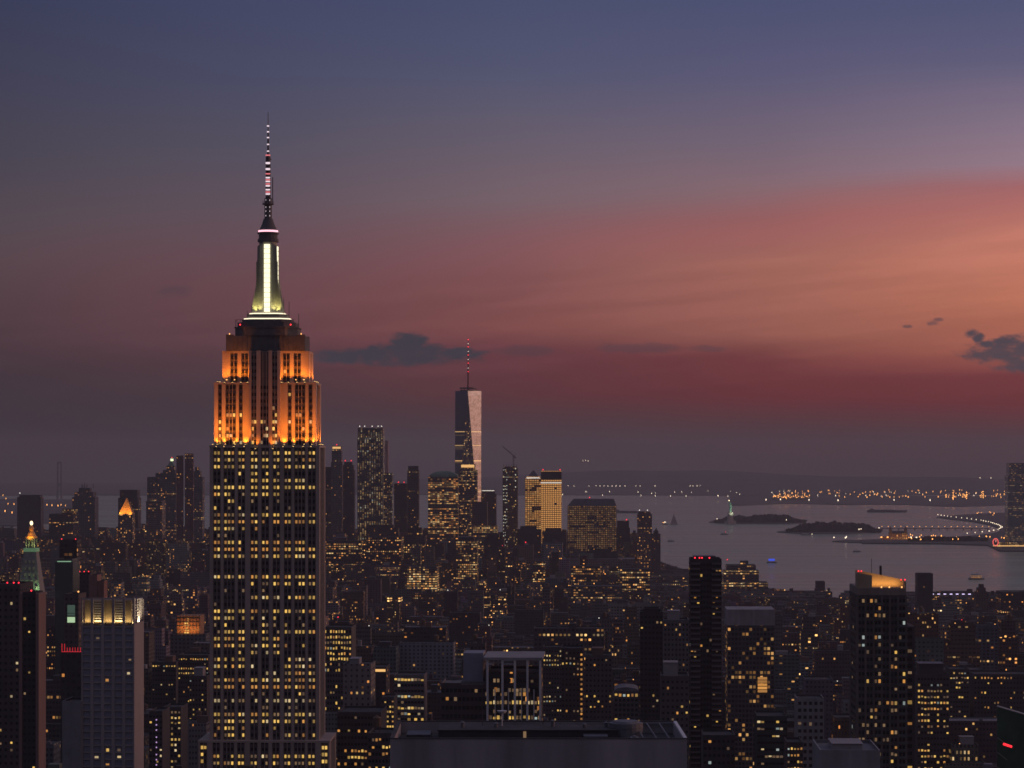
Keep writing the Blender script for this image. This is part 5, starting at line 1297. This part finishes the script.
def fill_city():
    rnd = random.Random(99)
    c, s_ = math.cos(GRID), math.sin(GRID)
    lots = []
    foot = FOOT
    def clear(x, y, r):
        for fx, fy, rx, ry in foot:
            if abs(x-fx) < rx + r and abs(y-fy) < ry + r: return False
        return True
    BL, BD, ST, AV = 235.0, 58.0, 18.0, 26.0
    b0 = 1150.0
    while b0 < 7300:
        a0 = -1900.0
        shift = 0 if b0 < 3600 else 60*math.sin(b0*0.004)
        while a0 < 1500:
            x = a0
            while x < a0 + BL - 8:
                w = min(rnd.choice((16, 20, 22, 26, 30, 38, 48, 60)), a0 + BL - x)
                if b0 > 4800: w = min(w*1.25, a0 + BL - x)
                for row in (0, 1):
                    lx, ly = x + w/2 + shift, b0 + BD*(0.25 + 0.5*row)
                    wx, wy = c*lx - s_*ly, s_*lx + c*ly
                    D = wy
                    if D < 900: continue
                    if wx > shore_x(D) - 45 - (40 if D < 5000 else 0): continue
                    px = 512 + F*wx/(D-BD*.25)
                    if px < -25 or px > 1049: continue
                    if D > 7150: continue
                    if D < 2500: h = rnd.choice((22, 28, 34, 42, 50, 56, 62, 70)); h = h if rnd.random() > .16 else rnd.uniform(70, 118)
                    elif D < 4600: h = rnd.choice((14, 17, 20, 22, 26, 32, 40)); h = h if rnd.random() > .10 else rnd.uniform(40, 78)
                    elif px < 640: h = rnd.choice((24, 34, 44, 56, 70)); h = h if rnd.random() > .2 else rnd.uniform(60, 118)
                    else: h = rnd.choice((12, 16, 20, 28)); h = h if rnd.random() > .1 else rnd.uniform(30, 46)
                    # nothing in the photo rises above this envelope
                    cap = 640 if D < 1900 else (612 if D < 2600 else (588 if D < 3400 else (563 if D < 4600 else 528)))
                    if px > 640: cap = max(cap, 594 if D < 4700 else 585)
                    if px > 770: cap = max(cap, 597)
                    if D > 4800 and px < 200: cap = 522
                    if 640 < px and D > 5200: cap = max(cap, 566)
                    cap += rnd.uniform(0, 16)
                    hw_ = F*w/D/2
                    for n_, a_, b_, yt_, yb_, D_ in HERO:
                        if D_ > D and px+hw_ > a_ and px-hw_ < b_ and px > a_ - 60: cap = max(cap, SHOWN_TO.get(n_, 772 if D_ < 1700 else (yt_+45 if D_ < 2600 else 0)))
                    h = min(h, max(Z(cap, D), 17 if D > 4400 and px > 640 else 0))
                    if h < 7: h = 7 if Z(cap, D) > 5 else 0
                    if not h: continue
                    dd = BD*0.5 - rnd.choice((0.5, 0.5, 4, 8))
                    if not clear(wx, wy, 4): continue
                    lots.append((wx, wy, w - rnd.choice((0.3, 0.3, 1.5)), dd, h))
                x += w
            a0 += BL + AV
        b0 += BD + ST
    # which of them show: paint all outlines far to near into a coarse picture
    buf = np.full((768, 1024), -1, dtype=np.int32)
    items = [(y - d/2, i, 512+F*(x-w/2)/(y-d/2), 512+F*(x+w/2)/(y-d/2), YH+(CAMZ-h)*F/(y-d/2), YH+(CAMZ-h)*F/(y+d/2), 900) for i, (x, y, w, d, h) in enumerate(lots)]
    items += [(D, -2, a, b, yt, yt, yb) for _, a, b, yt, yb, D in HERO]
    for Df, i, a, b, yt, yt2, yb in sorted(items, reverse=True):
        x0, x1 = max(0, int(round(a))), min(1024, int(round(b))); y0, y1 = max(0, int(round(min(yt, yt2)))), min(768, int(yb))
        if x1 > x0 and y1 > y0: buf[y0:y1, x0:x1] = i
    ids, cnt = np.unique(buf[buf >= 0], return_counts=True)
    seen = sorted(zip(cnt.tolist(), ids.tolist()), reverse=True)
    single = [i for n, i in seen[:N_SINGLE] if n >= 40]
    sset = set(single)
    cents = {}
    for i in single:
        yy, xx = np.nonzero(buf == i); cents[i] = (float(xx.mean()), float(yy.mean()), len(xx))
    def lot_style(D, h, tint):
        near = D < 2600
        p = rnd.choice((.008, .015, .03, .05, .09, .15)); pf = rnd.choice((0, 0, 0, .04, .10, .3)) if rnd.random() < .5 else 0
        p *= 1.0 if near else (1.8 if D < 3800 else 2.0)
        bay = rnd.choice((1.9, 2.3, 2.8, 3.6)); flo = rnd.choice((3.3, 3.6, 4.0))
        if not near: bay *= 1.1
        return style(tint, rnd.uniform(.55, 1.0) if rnd.random() < .75 else rnd.uniform(0, .4), bay, flo, rnd.choice((.45, .55, .7)), rnd.choice((.38, .45, .52)), p, pf, rnd.choice((.5, .8, 1.1, 1.6) if near else (.4, .7, 1.1, 2.0))*(1.0 if near else 1.15))
    TINTS = [('dark brown brick', BRICK), ('tan stone', TAN), ('grey', GREY), ('near black', DARK), ('pale', PALE), ('red brick', (.13, .075, .068)), ('brown', (.10, .088, .084))]
    TW = [3, 3, 3, 2, 2, 2, 3]
    # --- the many small ones behind: one mass
    mass = MB(BLANK(GREY)); mroof = 1
    for i, (x, y, w, d, h) in enumerate(lots):
        if i in sset: continue
        tn, tint = rnd.choices(TINTS, TW)[0]
        tint = tuple(q*rnd.uniform(.7, 1.15) for q in tint)
        mass.style = lot_style(y, h, tint); mass.mat = 0
        T = lambda lx, ly: (x + c*lx - s_*ly, y + s_*lx + c*ly)
        p = [T(-w/2, -d/2), T(w/2, -d/2), T(w/2, d/2), T(-w/2, d/2)]
        mass.prism(p, 2.0, h, False)
        mass.style = None; mass.mat = 1; mass.face([(*q, h-0.6) for q in p])
        if rnd.random() < .55:
            mass.mat = 0; mass.style = BLANK(tuple(q*.8 for q in tint)); qx, qy, qw = rnd.uniform(-.2, .2)*w, rnd.uniform(-.2, .2)*d, rnd.uniform(3, 7)
            mass.prism([T(qx-qw/2, qy-qw/2), T(qx+qw/2, qy-qw/2), T(qx+qw/2, qy+qw/2), T(qx-qw/2, qy+qw/2)], h-.6, h+rnd.uniform(3, 6))
    o = mass.build('city_blocks', [M['facade'], M['roof']])
    tag(o, 'mass of small dark city buildings dotted with lit windows between the towers', 'buildings', None, 'stuff')
    # --- the ones that show: each a thing of its own
    heroes = [(n, (a+b)/2, min(760, yt+18)) for n, a, b, yt, yb, D in HERO]
    rank = {}
    order = []
    for i in single:
        cx, cy, n = cents[i]
        hn = min(heroes, key=lambda q: math.hypot(q[1]-cx, (q[2]-cy)*1.2))
        dx_, dy_ = cx-hn[1], cy-hn[2]
        sec = ('below' if dy_ > 0 else 'above') if abs(dy_) > 2.2*abs(dx_) else (('right of' if dx_ > 0 else 'left of') if abs(dx_) > 2.2*abs(dy_) else (('below and right of' if dx_ > 0 else 'below and left of') if dy_ > 0 else ('above and right of' if dx_ > 0 else 'above and left of')))
        order.append((math.hypot(dx_, dy_), i, hn[0], sec))
    ORD = ['', 'second ', 'third ', 'fourth ', 'fifth ', 'sixth ', 'seventh ', 'eighth ', 'ninth ', 'tenth ', 'eleventh ', 'twelfth ', 'thirteenth ', 'fourteenth ']
    for dist, i, hn, sec in sorted(order):
        x, y, w, d, h = lots[i]
        tn, tint = rnd.choices(TINTS, TW)[0]; tint = tuple(q*rnd.uniform(.75, 1.1) for q in tint)
        st = lot_style(y, h, tint)
        k = rank.get((hn, sec), 0); rank[(hn, sec)] = k+1
        kind = 'tower' if h > 75 else ('block' if w > 34 else 'house')
        name = {'tower': 'apartment_tower', 'block': 'apartment_block', 'house': 'apartment_house'}[kind]
        lit = 'few lights' if st[6] < .06 and st[7] < .1 else ('lit rows' if st[7] >= .12 else 'scattered lights')
        place = (ORD[k] if k < len(ORD) else 'farthest ') 
        root = empty(name, (x, y, 2.0), GRID)
        lab = f'{place}{tn} {kind} with {lit}, {sec} {hn}'.strip()
        if len(lab.replace('-', ' ').split()) > 16: lab = f'{place}{tn} {kind}, {sec} {hn}'.strip()
        tag(root, lab, 'building', 'ordinary city buildings between the towers')
        H = h-2.0
        wl = MB(st); rf = MB(); t = .35
        tier = h > 45 and rnd.random() < .45
        x0, x1, y0, y1 = -w/2, w/2, -d/2, d/2
        zt_ = H*rnd.uniform(.72, .88) if tier else H
        wl.box(x0, x1, y0, y1, 0, zt_, False); wl.ring(x0, x1, y0, y1, t, zt_)
        rf.face([(x0+t, y0+t, zt_-1), (x1-t, y0+t, zt_-1), (x1-t, y1-t, zt_-1), (x0+t, y1-t, zt_-1)])
        for q in ([(x0+t, y0+t), (x0+t, y1-t)], [(x1-t, y1-t), (x1-t, y0+t)], [(x0+t, y1-t), (x1-t, y1-t)], [(x1-t, y0+t), (x0+t, y0+t)]): rf.wallq(q[0], q[1], zt_-1, zt_-.01)
        if tier:
            f = rnd.uniform(.55, .8); ox = rnd.uniform(-1, 1)*w*(1-f)/2
            x0, x1, y0, y1 = ox-w*f/2, ox+w*f/2, -d*f/2, d*f/2
            wl.box(x0, x1, y0, y1, zt_-1, H, False); wl.ring(x0, x1, y0, y1, t, H)
            rf.face([(x0+t, y0+t, H-1), (x1-t, y0+t, H-1), (x1-t, y1-t, H-1), (x0+t, y1-t, H-1)])
        if rnd.random() < .4: 
            wl.style = BLANK(tuple(q*1.25 for q in tint)); wl.box(-w/2-.5, w/2+.5, -d/2-.5, -d/2-.02, zt_-2.4, zt_-1.2, True, True)
        wl.build('wall', [M['facade']], root); ro = rf.build('roof', [M['roof_pale'] if rnd.random() < .22 else M['roof']], root)
        zr = H-1
        if rnd.random() < .75:
            bw, bd, bh = min(w*.5, rnd.uniform(4, 11)), min(d*.4, rnd.uniform(4, 8)), rnd.uniform(3, 6)
            link_mesh('bulkhead', BULK[rnd.choice(('brick', 'concrete', 'metal'))], ro, (rnd.uniform(-.25, .25)*(x1-x0)+(x0+x1)/2, rnd.uniform(0, .2)*d, zr), (bw, bd, bh))
        if rnd.random() < .38: link_mesh('water_tank', TANK, ro, (rnd.uniform(-.3, .3)*(x1-x0)+(x0+x1)/2, rnd.uniform(-.2, .25)*(y1-y0), zr))
        if rnd.random() < .4: link_mesh('vent_unit', VENT, ro, (rnd.uniform(-.3, .3)*(x1-x0)+(x0+x1)/2, -.25*(y1-y0), zr), None, rnd.choice((0, 1.57)))
        if rnd.random() < .16: link_mesh('roof_lamp', ROOFLAMP['amber' if rnd.random() < .8 else 'white'], ro, (rnd.uniform(-.4, .4)*(x1-x0)+(x0+x1)/2, y0+1.2, zr), (max(.5, y/3400),)*3)
        if h > 90 and rnd.random() < .15: link_mesh('beacon', BEACON, ro, ((x0+x1)/2, 0, zr+3), (BS(y),)*3)
    return len(lots), len(single)
N_SINGLE = 205
print('city', fill_city())

# the lamps of one avenue that opens toward the camera
AVL = shared(lambda b: (b.cyl(0, 0, .14, 0, 8, 6), b.rod((0, 0, 8), (1.6, 0, 8.4), .08, 4), setattr(b, 'mat', 1), b.ball((1.7, 0, 8.2), .75, 6, .7)), 'street_lamp', [M['metal'], glow('sodium_lamp', (1.0, .46, .12), 3.0)])
for k in range(44):
    ly = 2280 + k*30; lx = -86 + (11 if k % 2 else -11)
    tag(link_mesh('street_lamp', AVL, None, (math.cos(GRID)*lx - math.sin(GRID)*ly, math.sin(GRID)*lx + math.cos(GRID)*ly, 2.0), None, 0 if k % 2 == 0 else math.pi), 'amber street lamp along the avenue beyond the white-columned tower', 'street lamp', 'street lamps of the open avenue')

# ================================================================== THE BAY
def pole_lamp(h, r):
    return lambda b: (b.cyl(0, 0, max(.25, r*.15), 0, h, 5), setattr(b, 'mat', 1), b.ball((0, 0, h+r*.6), r, 6))
def lamps(name, label, group, pts, mesh, scale=(.7, 1.2), seed=1):
    rnd = random.Random(seed)
    for x, y, z in pts:
        s_ = rnd.uniform(*scale)
        tag(link_mesh(name, mesh, None, (x, y, z), (s_, s_, 1)), label, 'lamp', group)
M['far_amber'] = glow('far_amber_lamp', (1.0, 0.40, 0.09), 3.2)
M['far_white'] = glow('far_white_lamp', (1.0, 0.80, 0.55), 2.8)
PLA = shared(pole_lamp(24, 5.0), 'port_lamp', [M['metal'], M['far_amber']])
PLW = shared(pole_lamp(24, 5.2), 'port_lamp', [M['metal'], M['far_white']])
PSM = shared(pole_lamp(8, 2.1), 'street_lamp', [M['metal'], M['far_white']])
PSA = shared(pole_lamp(8, 2.3), 'street_lamp', [M['metal'], M['far_amber']])
rl = random.Random(55)
def far(px, py, D): return (X(px, D), D, 5 + 0*py)
# amber port lights, by bearing and row
pts = []
for _ in range(130):
    px = rl.choice((rl.uniform(772, 812), rl.uniform(820, 905), rl.uniform(905, 1006), rl.uniform(840, 1006))); D = CAMZ*F/(rl.uniform(495.2, 505)-YH)
    pts.append((X(px, D), D, 12))
for a in (946, 948.5, 962.5, 964, 965.5, 981, 983): 
    for k in range(2): D = 14800+k*900; pts.append((X(a+k*.5, D), D, 12))
lamps('port_lamp', 'tiny amber port lamp on the far shore of the bay', 'amber lamps along the far port', pts, PLA, (.18, .6), 2)
pts = [(X(px, D), D, 10) for px, D in [(rl.uniform(560, 1004), CAMZ*F/(rl.uniform(496.0, 502)-YH)) for _ in range(44)]] + [(X(p, 18400), 18400, 40) for p in (568, 574, 589, 596, 600, 604, 608, 612, 616, 620, 625, 636, 640, 655, 690, 693, 697, 700)]
lamps('port_lamp', 'tiny white lamp on the far shore under the hazy hills', 'white lamps along the far shore', pts, PLW, (.14, .4), 3)
pts = [(X(p, 19800), 19800, 150 + h) for p, h in ((583, 78), (585.5, 80), (588, 76))] + [(X(p, 17000), 17000, 110) for p in (980, 991)]
lamps('hill_lamp', 'pale lamp high on the hazy hill above the far shore', 'lamps high on the far hills', pts, PLW, (.3, .45), 4)
pts = [(X(p, D), D, 12) for p, D in ((8, 12500), (14, 12400), (6, 14200), (47, 12200), (52, 12100), (58, 12000), (65.5, 12000), (61, 12200), (5, 10700), (12, 10400), (3, 15500), (43, 12600))]
lamps('shore_lamp', 'small amber lamp on the far left shore beyond the clock tower', 'amber lamps on the far left shore', pts, PLA, (.18, .4), 5)
# the long bright terminal
D = 15400.0
b = MB(); b.box(-85, 150, 0, 60, 4, 22); t0 = empty('terminal', (X(786, D), D, 6), 0); tag(t0, 'long port shed glowing with a dense row of amber lights', 'terminal')
b.build('shed', [M['steel']], t0)
b = MB()
for k in range(22): b.ball((-80+k*10.5, -3, 25+4*math.sin(k*1.7)), 2.6+1.1*math.sin(k*2.3), 6)
b.build('light_row', [M['far_amber']], t0)
for k in range(3):
    D = 15200 + 300*k; g = empty('gantry_crane', (X((955, 968, 984)[k], D), D, 12), 0.3*k); tag(g, ('left', 'middle', 'right')[k] + ' one of three amber lit gantry cranes in the far port', 'crane')
    b = MB()
    for sx in (-1, 1): b.box(sx*12-1.5, sx*12+1.5, -2, 2, 0, 50)
    b.box(-45, 25, -2, 2, 50, 54); b.rod((0, 0, 54), (0, 0, 72), 1.5, 5); b.rod((0, 0, 72), (-42, 0, 54), .6, 4); b.build('frame', [M['steel']], g)
    b = MB()
    for z in (8, 20, 32, 46): b.ball((-12, -4, z), 4.0, 6)
    b.build('lamp', [M['far_amber']], g)

# promenade lamps on the curved sea wall
pts = []
for (xa, ya), (xb, yb) in zip(CURVE, CURVE[1:]):
    n = max(2, int(math.hypot(xb-xa, yb-ya)/85))
    pts += [(xa+(xb-xa)*k/n+4, ya+(yb-ya)*k/n, 4) for k in range(n)]
lamps('street_lamp', 'white lamp on the curved promenade along the sea wall', 'white lamps along the curved promenade', pts[:110], PSM, (.45, 1.0), 6)
pts = [(X(rl.uniform(905, 1004), D), D, 4) for D in [CAMZ*F/(rl.uniform(538.5, 544)-YH) for _ in range(26)]] + [(X(rl.uniform(978, 1004), 11400), rl.uniform(10900, 11800), 4) for _ in range(14)]
lamps('street_lamp', 'amber lamp in the dark park behind the promenade', 'amber lamps in the waterfront park', pts, PSA, (.4, 1.0), 7)
pts = [(X(px, CAMZ*F/(py-YH)), CAMZ*F/(py-YH), 6) for px, py in ((717, 522.4), (786, 521.8), (789, 522), (859, 533.6), (861, 533.2), (879, 532), (845.5, 542.5), (846.5, 541.5), (911, 542), (786.5, 523.5), (834, 542.2))]
lamps('street_lamp', 'pale lamp on the shore of a small island in the bay', 'lamps on the island shores', pts, PSM, (.6, 1.1), 8)
pts = [(X(px, D), D, 5) for px, D in ((766, 14200), (780.5, 14300), (809, 14100), (838, 14000), (894, 14100), (930, 14050), (718, 15800))]
lamps('channel_lamp', 'pale channel light standing in the water before the far port', 'channel lights before the far port', pts, PLW, (.5, .7), 9)
# causeway
D = CAMZ*F/(530.4-YH)
cw = empty('footbridge', (X(936, D), D, 0), 0); tag(cw, 'low footbridge with string of amber lamps crossing the water behind the brick hall', 'bridge')
b = MB(); b.box(-205, 195, -5, 5, 6, 9)
for k in range(14): b.box(-200+k*30, -197+k*30, -4, 4, -1, 5.98)
b.build('deck', [M['concrete']], cw)
for k in range(18): link_mesh('lamp', PSA, cw, (-200+k*23.2, -4, 9), (.5, .5, .6))
# immigration hall on its island
D = CAMZ*F/(540.6-YH)
im = empty('brick_hall', (X(898, D), D, 4), -0.1); tag(im, 'floodlit brick hall with corner turrets on an island in the bay', 'building')
b = MB(style((.26, .14, .09), .9, 6, 8, .45, .55, .35, .3, 1.2)); b.box(-30, 30, -14, 14, 0, 19); b.style = BLANK((.26, .14, .09)); b.box(-52, -30.02, -10, 10, 0, 9); b.box(30.02, 50, -10, 10, 0, 9); b.build('wall', [M['facade']], im)
for sx in (-1, 1):
    for sy in (-1, 1):
        b = MB(); b.box(sx*24-4, sx*24+4, sy*12.2-4, sy*12.2+4, 19.02, 31); b.cyl(sx*24, sy*12.2, 4.4, 31, 42, 10, .3); b.build('turret', [M['brick']], im)
b = MB(); b.prism([(-31, -15), (31, -15), (31, 15), (-31, 15)], 19.02, 27, True, [(-27, -2), (27, -2), (27, 2), (-27, 2)]); b.build('roof', [M['roof']], im)
area('hall_floodlight', im, (0, -46, 3), (0, -14, 10), 70, 3, 7000, (1.0, .50, .16), 160)
for x in (-54, -34, 58): link_mesh('lamp', PSA if x < 0 else PSM, im, (x, -18, 0), (1.4, 1.4, .8))
# the clock ring at the river's edge
D = CAMZ*F/(549-YH)
ck = empty('clock_sign', (X(995.5, D), D, 4), 0); tag(ck, 'big octagonal clock sign outlined in red light at the water', 'clock')
b = MB(); b.cyl(0, 0, 8.5, -1, 1, 8, None, True, True); o = b.build('dial', [M['metal']], ck, (0, 0, 16)); o.rotation_euler = (math.radians(90), 0, math.radians(22.5) if 0 else 0)
b = MB()
for k in range(8):
    a0, a1 = k*math.pi/4+math.pi/8, (k+1)*math.pi/4+math.pi/8; b.rod((8*math.cos(a0), -1.4, 16+11*math.sin(a0)), (8*math.cos(a1), -1.4, 16+11*math.sin(a1)), 1.3, 5)
b.build('neon_ring', [glow('neon_red', (1, .12, .10), 1.3)], ck)
b = MB(); b.rod((0, -1.6, 16), (3, -1.6, 22), .9, 4); b.rod((0, -1.6, 16), (-1, -1.6, 24), .7, 4); b.build('hand', [glow('neon_hand', (1, .4, .35), 1.0)], ck)
b = MB(); b.box(-4, -3, -.5, .5, 0, 8); b.box(3, 4, -.5, .5, 0, 8); b.build('support', [M['metal']], ck)

def statue():
    D = 9900.0
    r = empty('statue', (X(731.6, D), D+60, 3), 0.35); tag(r, 'green floodlit robed statue raising a torch on a stone pedestal in the bay', 'statue')
    b = MB(); b.prism([(-18, -18), (18, -18), (18, 18), (-18, 18)], 0, 12, True, [(-17, -17), (17, -17), (17, 17), (-17, 17)])
    b.prism([(-10, -10), (10, -10), (10, 10), (-10, 10)], 12, 40, True, [(-7.5, -7.5), (7.5, -7.5), (7.5, 7.5), (-7.5, 7.5)]); b.box(-8.6, 8.6, -8.6, 8.6, 40, 44); b.box(-7, 7, -7, 7, 44, 47); b.build('pedestal', [M['limestone']], r)
    # one continuous body: robe, torso, neck, head, both arms, grown over a skeleton
    me = bpy.data.meshes.new('figure')
    J = [(0, 0, 64, 4.2), (0, 0, 56, 5.0), (0, 0, 47, 6.2), (0, 0, 72, 4.6), (0, 0, 78, 3.4), (0, -.2, 80.5, 1.5), (0, -.4, 83, 2.3), (0, -.5, 85, 1.5),
         (-4, 0, 77.6, 1.8), (-5.2, 0, 84, 1.5), (-5.4, 0, 90.5, 1.2), (4, 0, 76.5, 1.8), (5.2, -1, 70.5, 1.5), (3.6, -4, 69, 1.2)]
    E = [(0, 1), (1, 2), (0, 3), (3, 4), (4, 5), (5, 6), (6, 7), (4, 8), (8, 9), (9, 10), (4, 11), (11, 12), (12, 13)]
    bm = bmesh.new(); sk = bm.verts.layers.skin.verify(); vs = []
    for j in J:
        v = bm.verts.new(j[:3]); v[sk].radius = (j[3], j[3]); v[sk].use_root = not vs; vs.append(v)
    for a, c in E: bm.edges.new((vs[a], vs[c]))
    bm.to_mesh(me); bm.free()
    o = link_mesh('figure', me, r)
    o.modifiers.new('skin', 'SKIN'); sd = o.modifiers.new('sub', 'SUBSURF'); sd.levels = 2; sd.render_levels = 2
    me.materials.append(M['statue_green'])
    b = MB()
    for k in range(7):
        a = math.pi*(k/6); b.rod((1.6*math.cos(a), -.6, 84.6+1.2*math.sin(a)), (3.8*math.cos(a), -.8, 85.4+3.2*math.sin(a)), .28, 4)
    b.build('crown', [M['statue_green']], r)
    b = MB(); b.box(2.4, 5.0, -5.4, -4.6, 66.5, 73); b.build('tablet', [M['statue_green']], r)
    b = MB(); b.cyl(-5.4, 0, 1.0, 90.5, 92, 8, 1.7); b.build('torch', [M['statue_green']], r)
    b = MB(); b.ball((-5.4, 0, 93.5), 2.0, 8, 1.3); b.build('flame', [glow('torch_flame', (1, .8, .45), 4.0)], r)
    spot('statue_floodlight', r, (14, -46, 20), (0, 0, 68), 210000, (.75, 1.0, .72), 60)
M['statue_green'] = plain('verdigris', (.22, .40, .32), .8, .15, .2)
statue()

def boat(px, py, L, label, kind, heading=0.0):
    D = CAMZ*F/(py-YH); r = empty(kind, (X(px, D), D, 0), heading); tag(r, label, 'boat')
    b = MB(); w = L*.13
    b.prism([(-L/2, -w), (L*.36, -w), (L/2, 0), (L*.36, w), (-L/2, w)], -.6, L*.05+1, True, [(-L/2-.4, -w), (L*.38, -w*1.05), (L*.54, 0), (L*.38, w*1.05), (-L/2-.4, w)])
    b.build('hull', [M['metal']], r); h0 = L*.05+1
    if kind == 'sailing_boat':
        b = MB(); b.rod((0, 0, h0), (0, 0, h0+L*1.25), .35, 5); b.build('mast', [M['metal']], r)
        b = MB(); q = [(-L*.02, .1, h0+1.5), (-L*.46, .4, h0+1.8), (-L*.02, .1, h0+L*1.2)]; b.face(q); b.face([(x, y+.3, z) for x, y, z in q][::-1]); q = [(L*.03, .1, h0+1), (L*.46, -.2, h0+1), (L*.03, .1, h0+L*1.1)]; b.face(q[::-1]); b.face([(x, y+.3, z) for x, y, z in q]); b.build('sail', [M['sailcloth']], r)
    elif kind == 'barge':
        b = MB(); b.box(-L*.46, L*.2, -w*.8, w*.8, h0, h0+2.5); b.box(-L*.44, -L*.36, -w*.6, w*.6, h0+2.52, h0+8); b.build('cabin', [M['steel']], r)
    else:
        dk = 3 if kind == 'ferry' else 1
        for k in range(dk):
            b = MB(); b.box(-L*(.42-.04*k), L*(.34-.07*k), -w*.85, w*.85, h0+k*3.4, h0+k*3.4+3.0, True, True); b.box(-L*(.44-.04*k), L*(.36-.07*k), -w*.95, w*.95, h0+k*3.4+3.01, h0+k*3.4+3.35, True, True); b.build('deck', [M['white']], r)
            if kind == 'ferry' and k < 2:
                b = MB()
                for q in range(12): x = -L*.40+q*L*.06; b.box(x, x+L*.042, -w*.85-.12, -w*.85-.02, h0+k*3.4+.9, h0+k*3.4+2.4)
                b.build('window', [M['win_orange']], r)
        b = MB(); b.rod((0, 0, h0+dk*3.4), (0, 0, h0+dk*3.4+L*.16), .3, 5); b.build('mast', [M['metal']], r)
    return r, h0
M['sailcloth'] = plain('sailcloth', (.25, .23, .24), .9, .15, .5)
boat(976.5, 579.5, 34, 'ferry with lit orange windows crossing by the right shore', 'ferry', 0.05)
r, h0 = boat(772, 563, 26, 'party boat with a bright blue lit upper deck on the bay', 'party_boat', 0.3)
b = MB(); b.box(-8, 6, -4.2, 4.2, h0+3.6, h0+8.2); b.build('canopy', [glow('blue_canopy', (.03, .10, 1.0), .85)], r)
boat(674, 524.5, 34, 'dark sailing boat standing upright on the pale bay', 'sailing_boat', 0.5)
r, h0 = boat(665, 524.8, 26, 'small boat with bright warm lamp beside the sailing boat', 'motor_boat', 0)
link_mesh('lamp', PSM, r, (0, -2, h0+3), (1.9, 1.9, .6)); link_mesh('lamp', PSA, r, (-7, -2, h0+3), (1.6, 1.6, .4))
boat(671, 541.5, 22, 'small dark launch below the sailing boat', 'motor_boat', 0.2)
r, h0 = boat(724.5, 534.6, 26, 'low boat with faint red glow below the statue', 'motor_boat', 0); link_mesh('lamp', shared(pole_lamp(5, 1.2), 'lamp', [M['metal'], M['red']]), r, (3, -2, h0+3), (1, 1, .8))
r, h0 = boat(805.5, 535.2, 30, 'dark tug below the nearer flat island', 'motor_boat', 0); link_mesh('lamp', PSM, r, (22, -2, h0-2), (.9, .9, .4))
boat(857, 552, 22, 'small dark boat in open water left of the lit brick hall landing', 'motor_boat', 0.1)
boat(887, 512.3, 190, 'long low barge far out before the port', 'barge', 0.0)
boat(630, 513, 150, 'long dark ship far out behind the apartment tower', 'barge', 0.0)
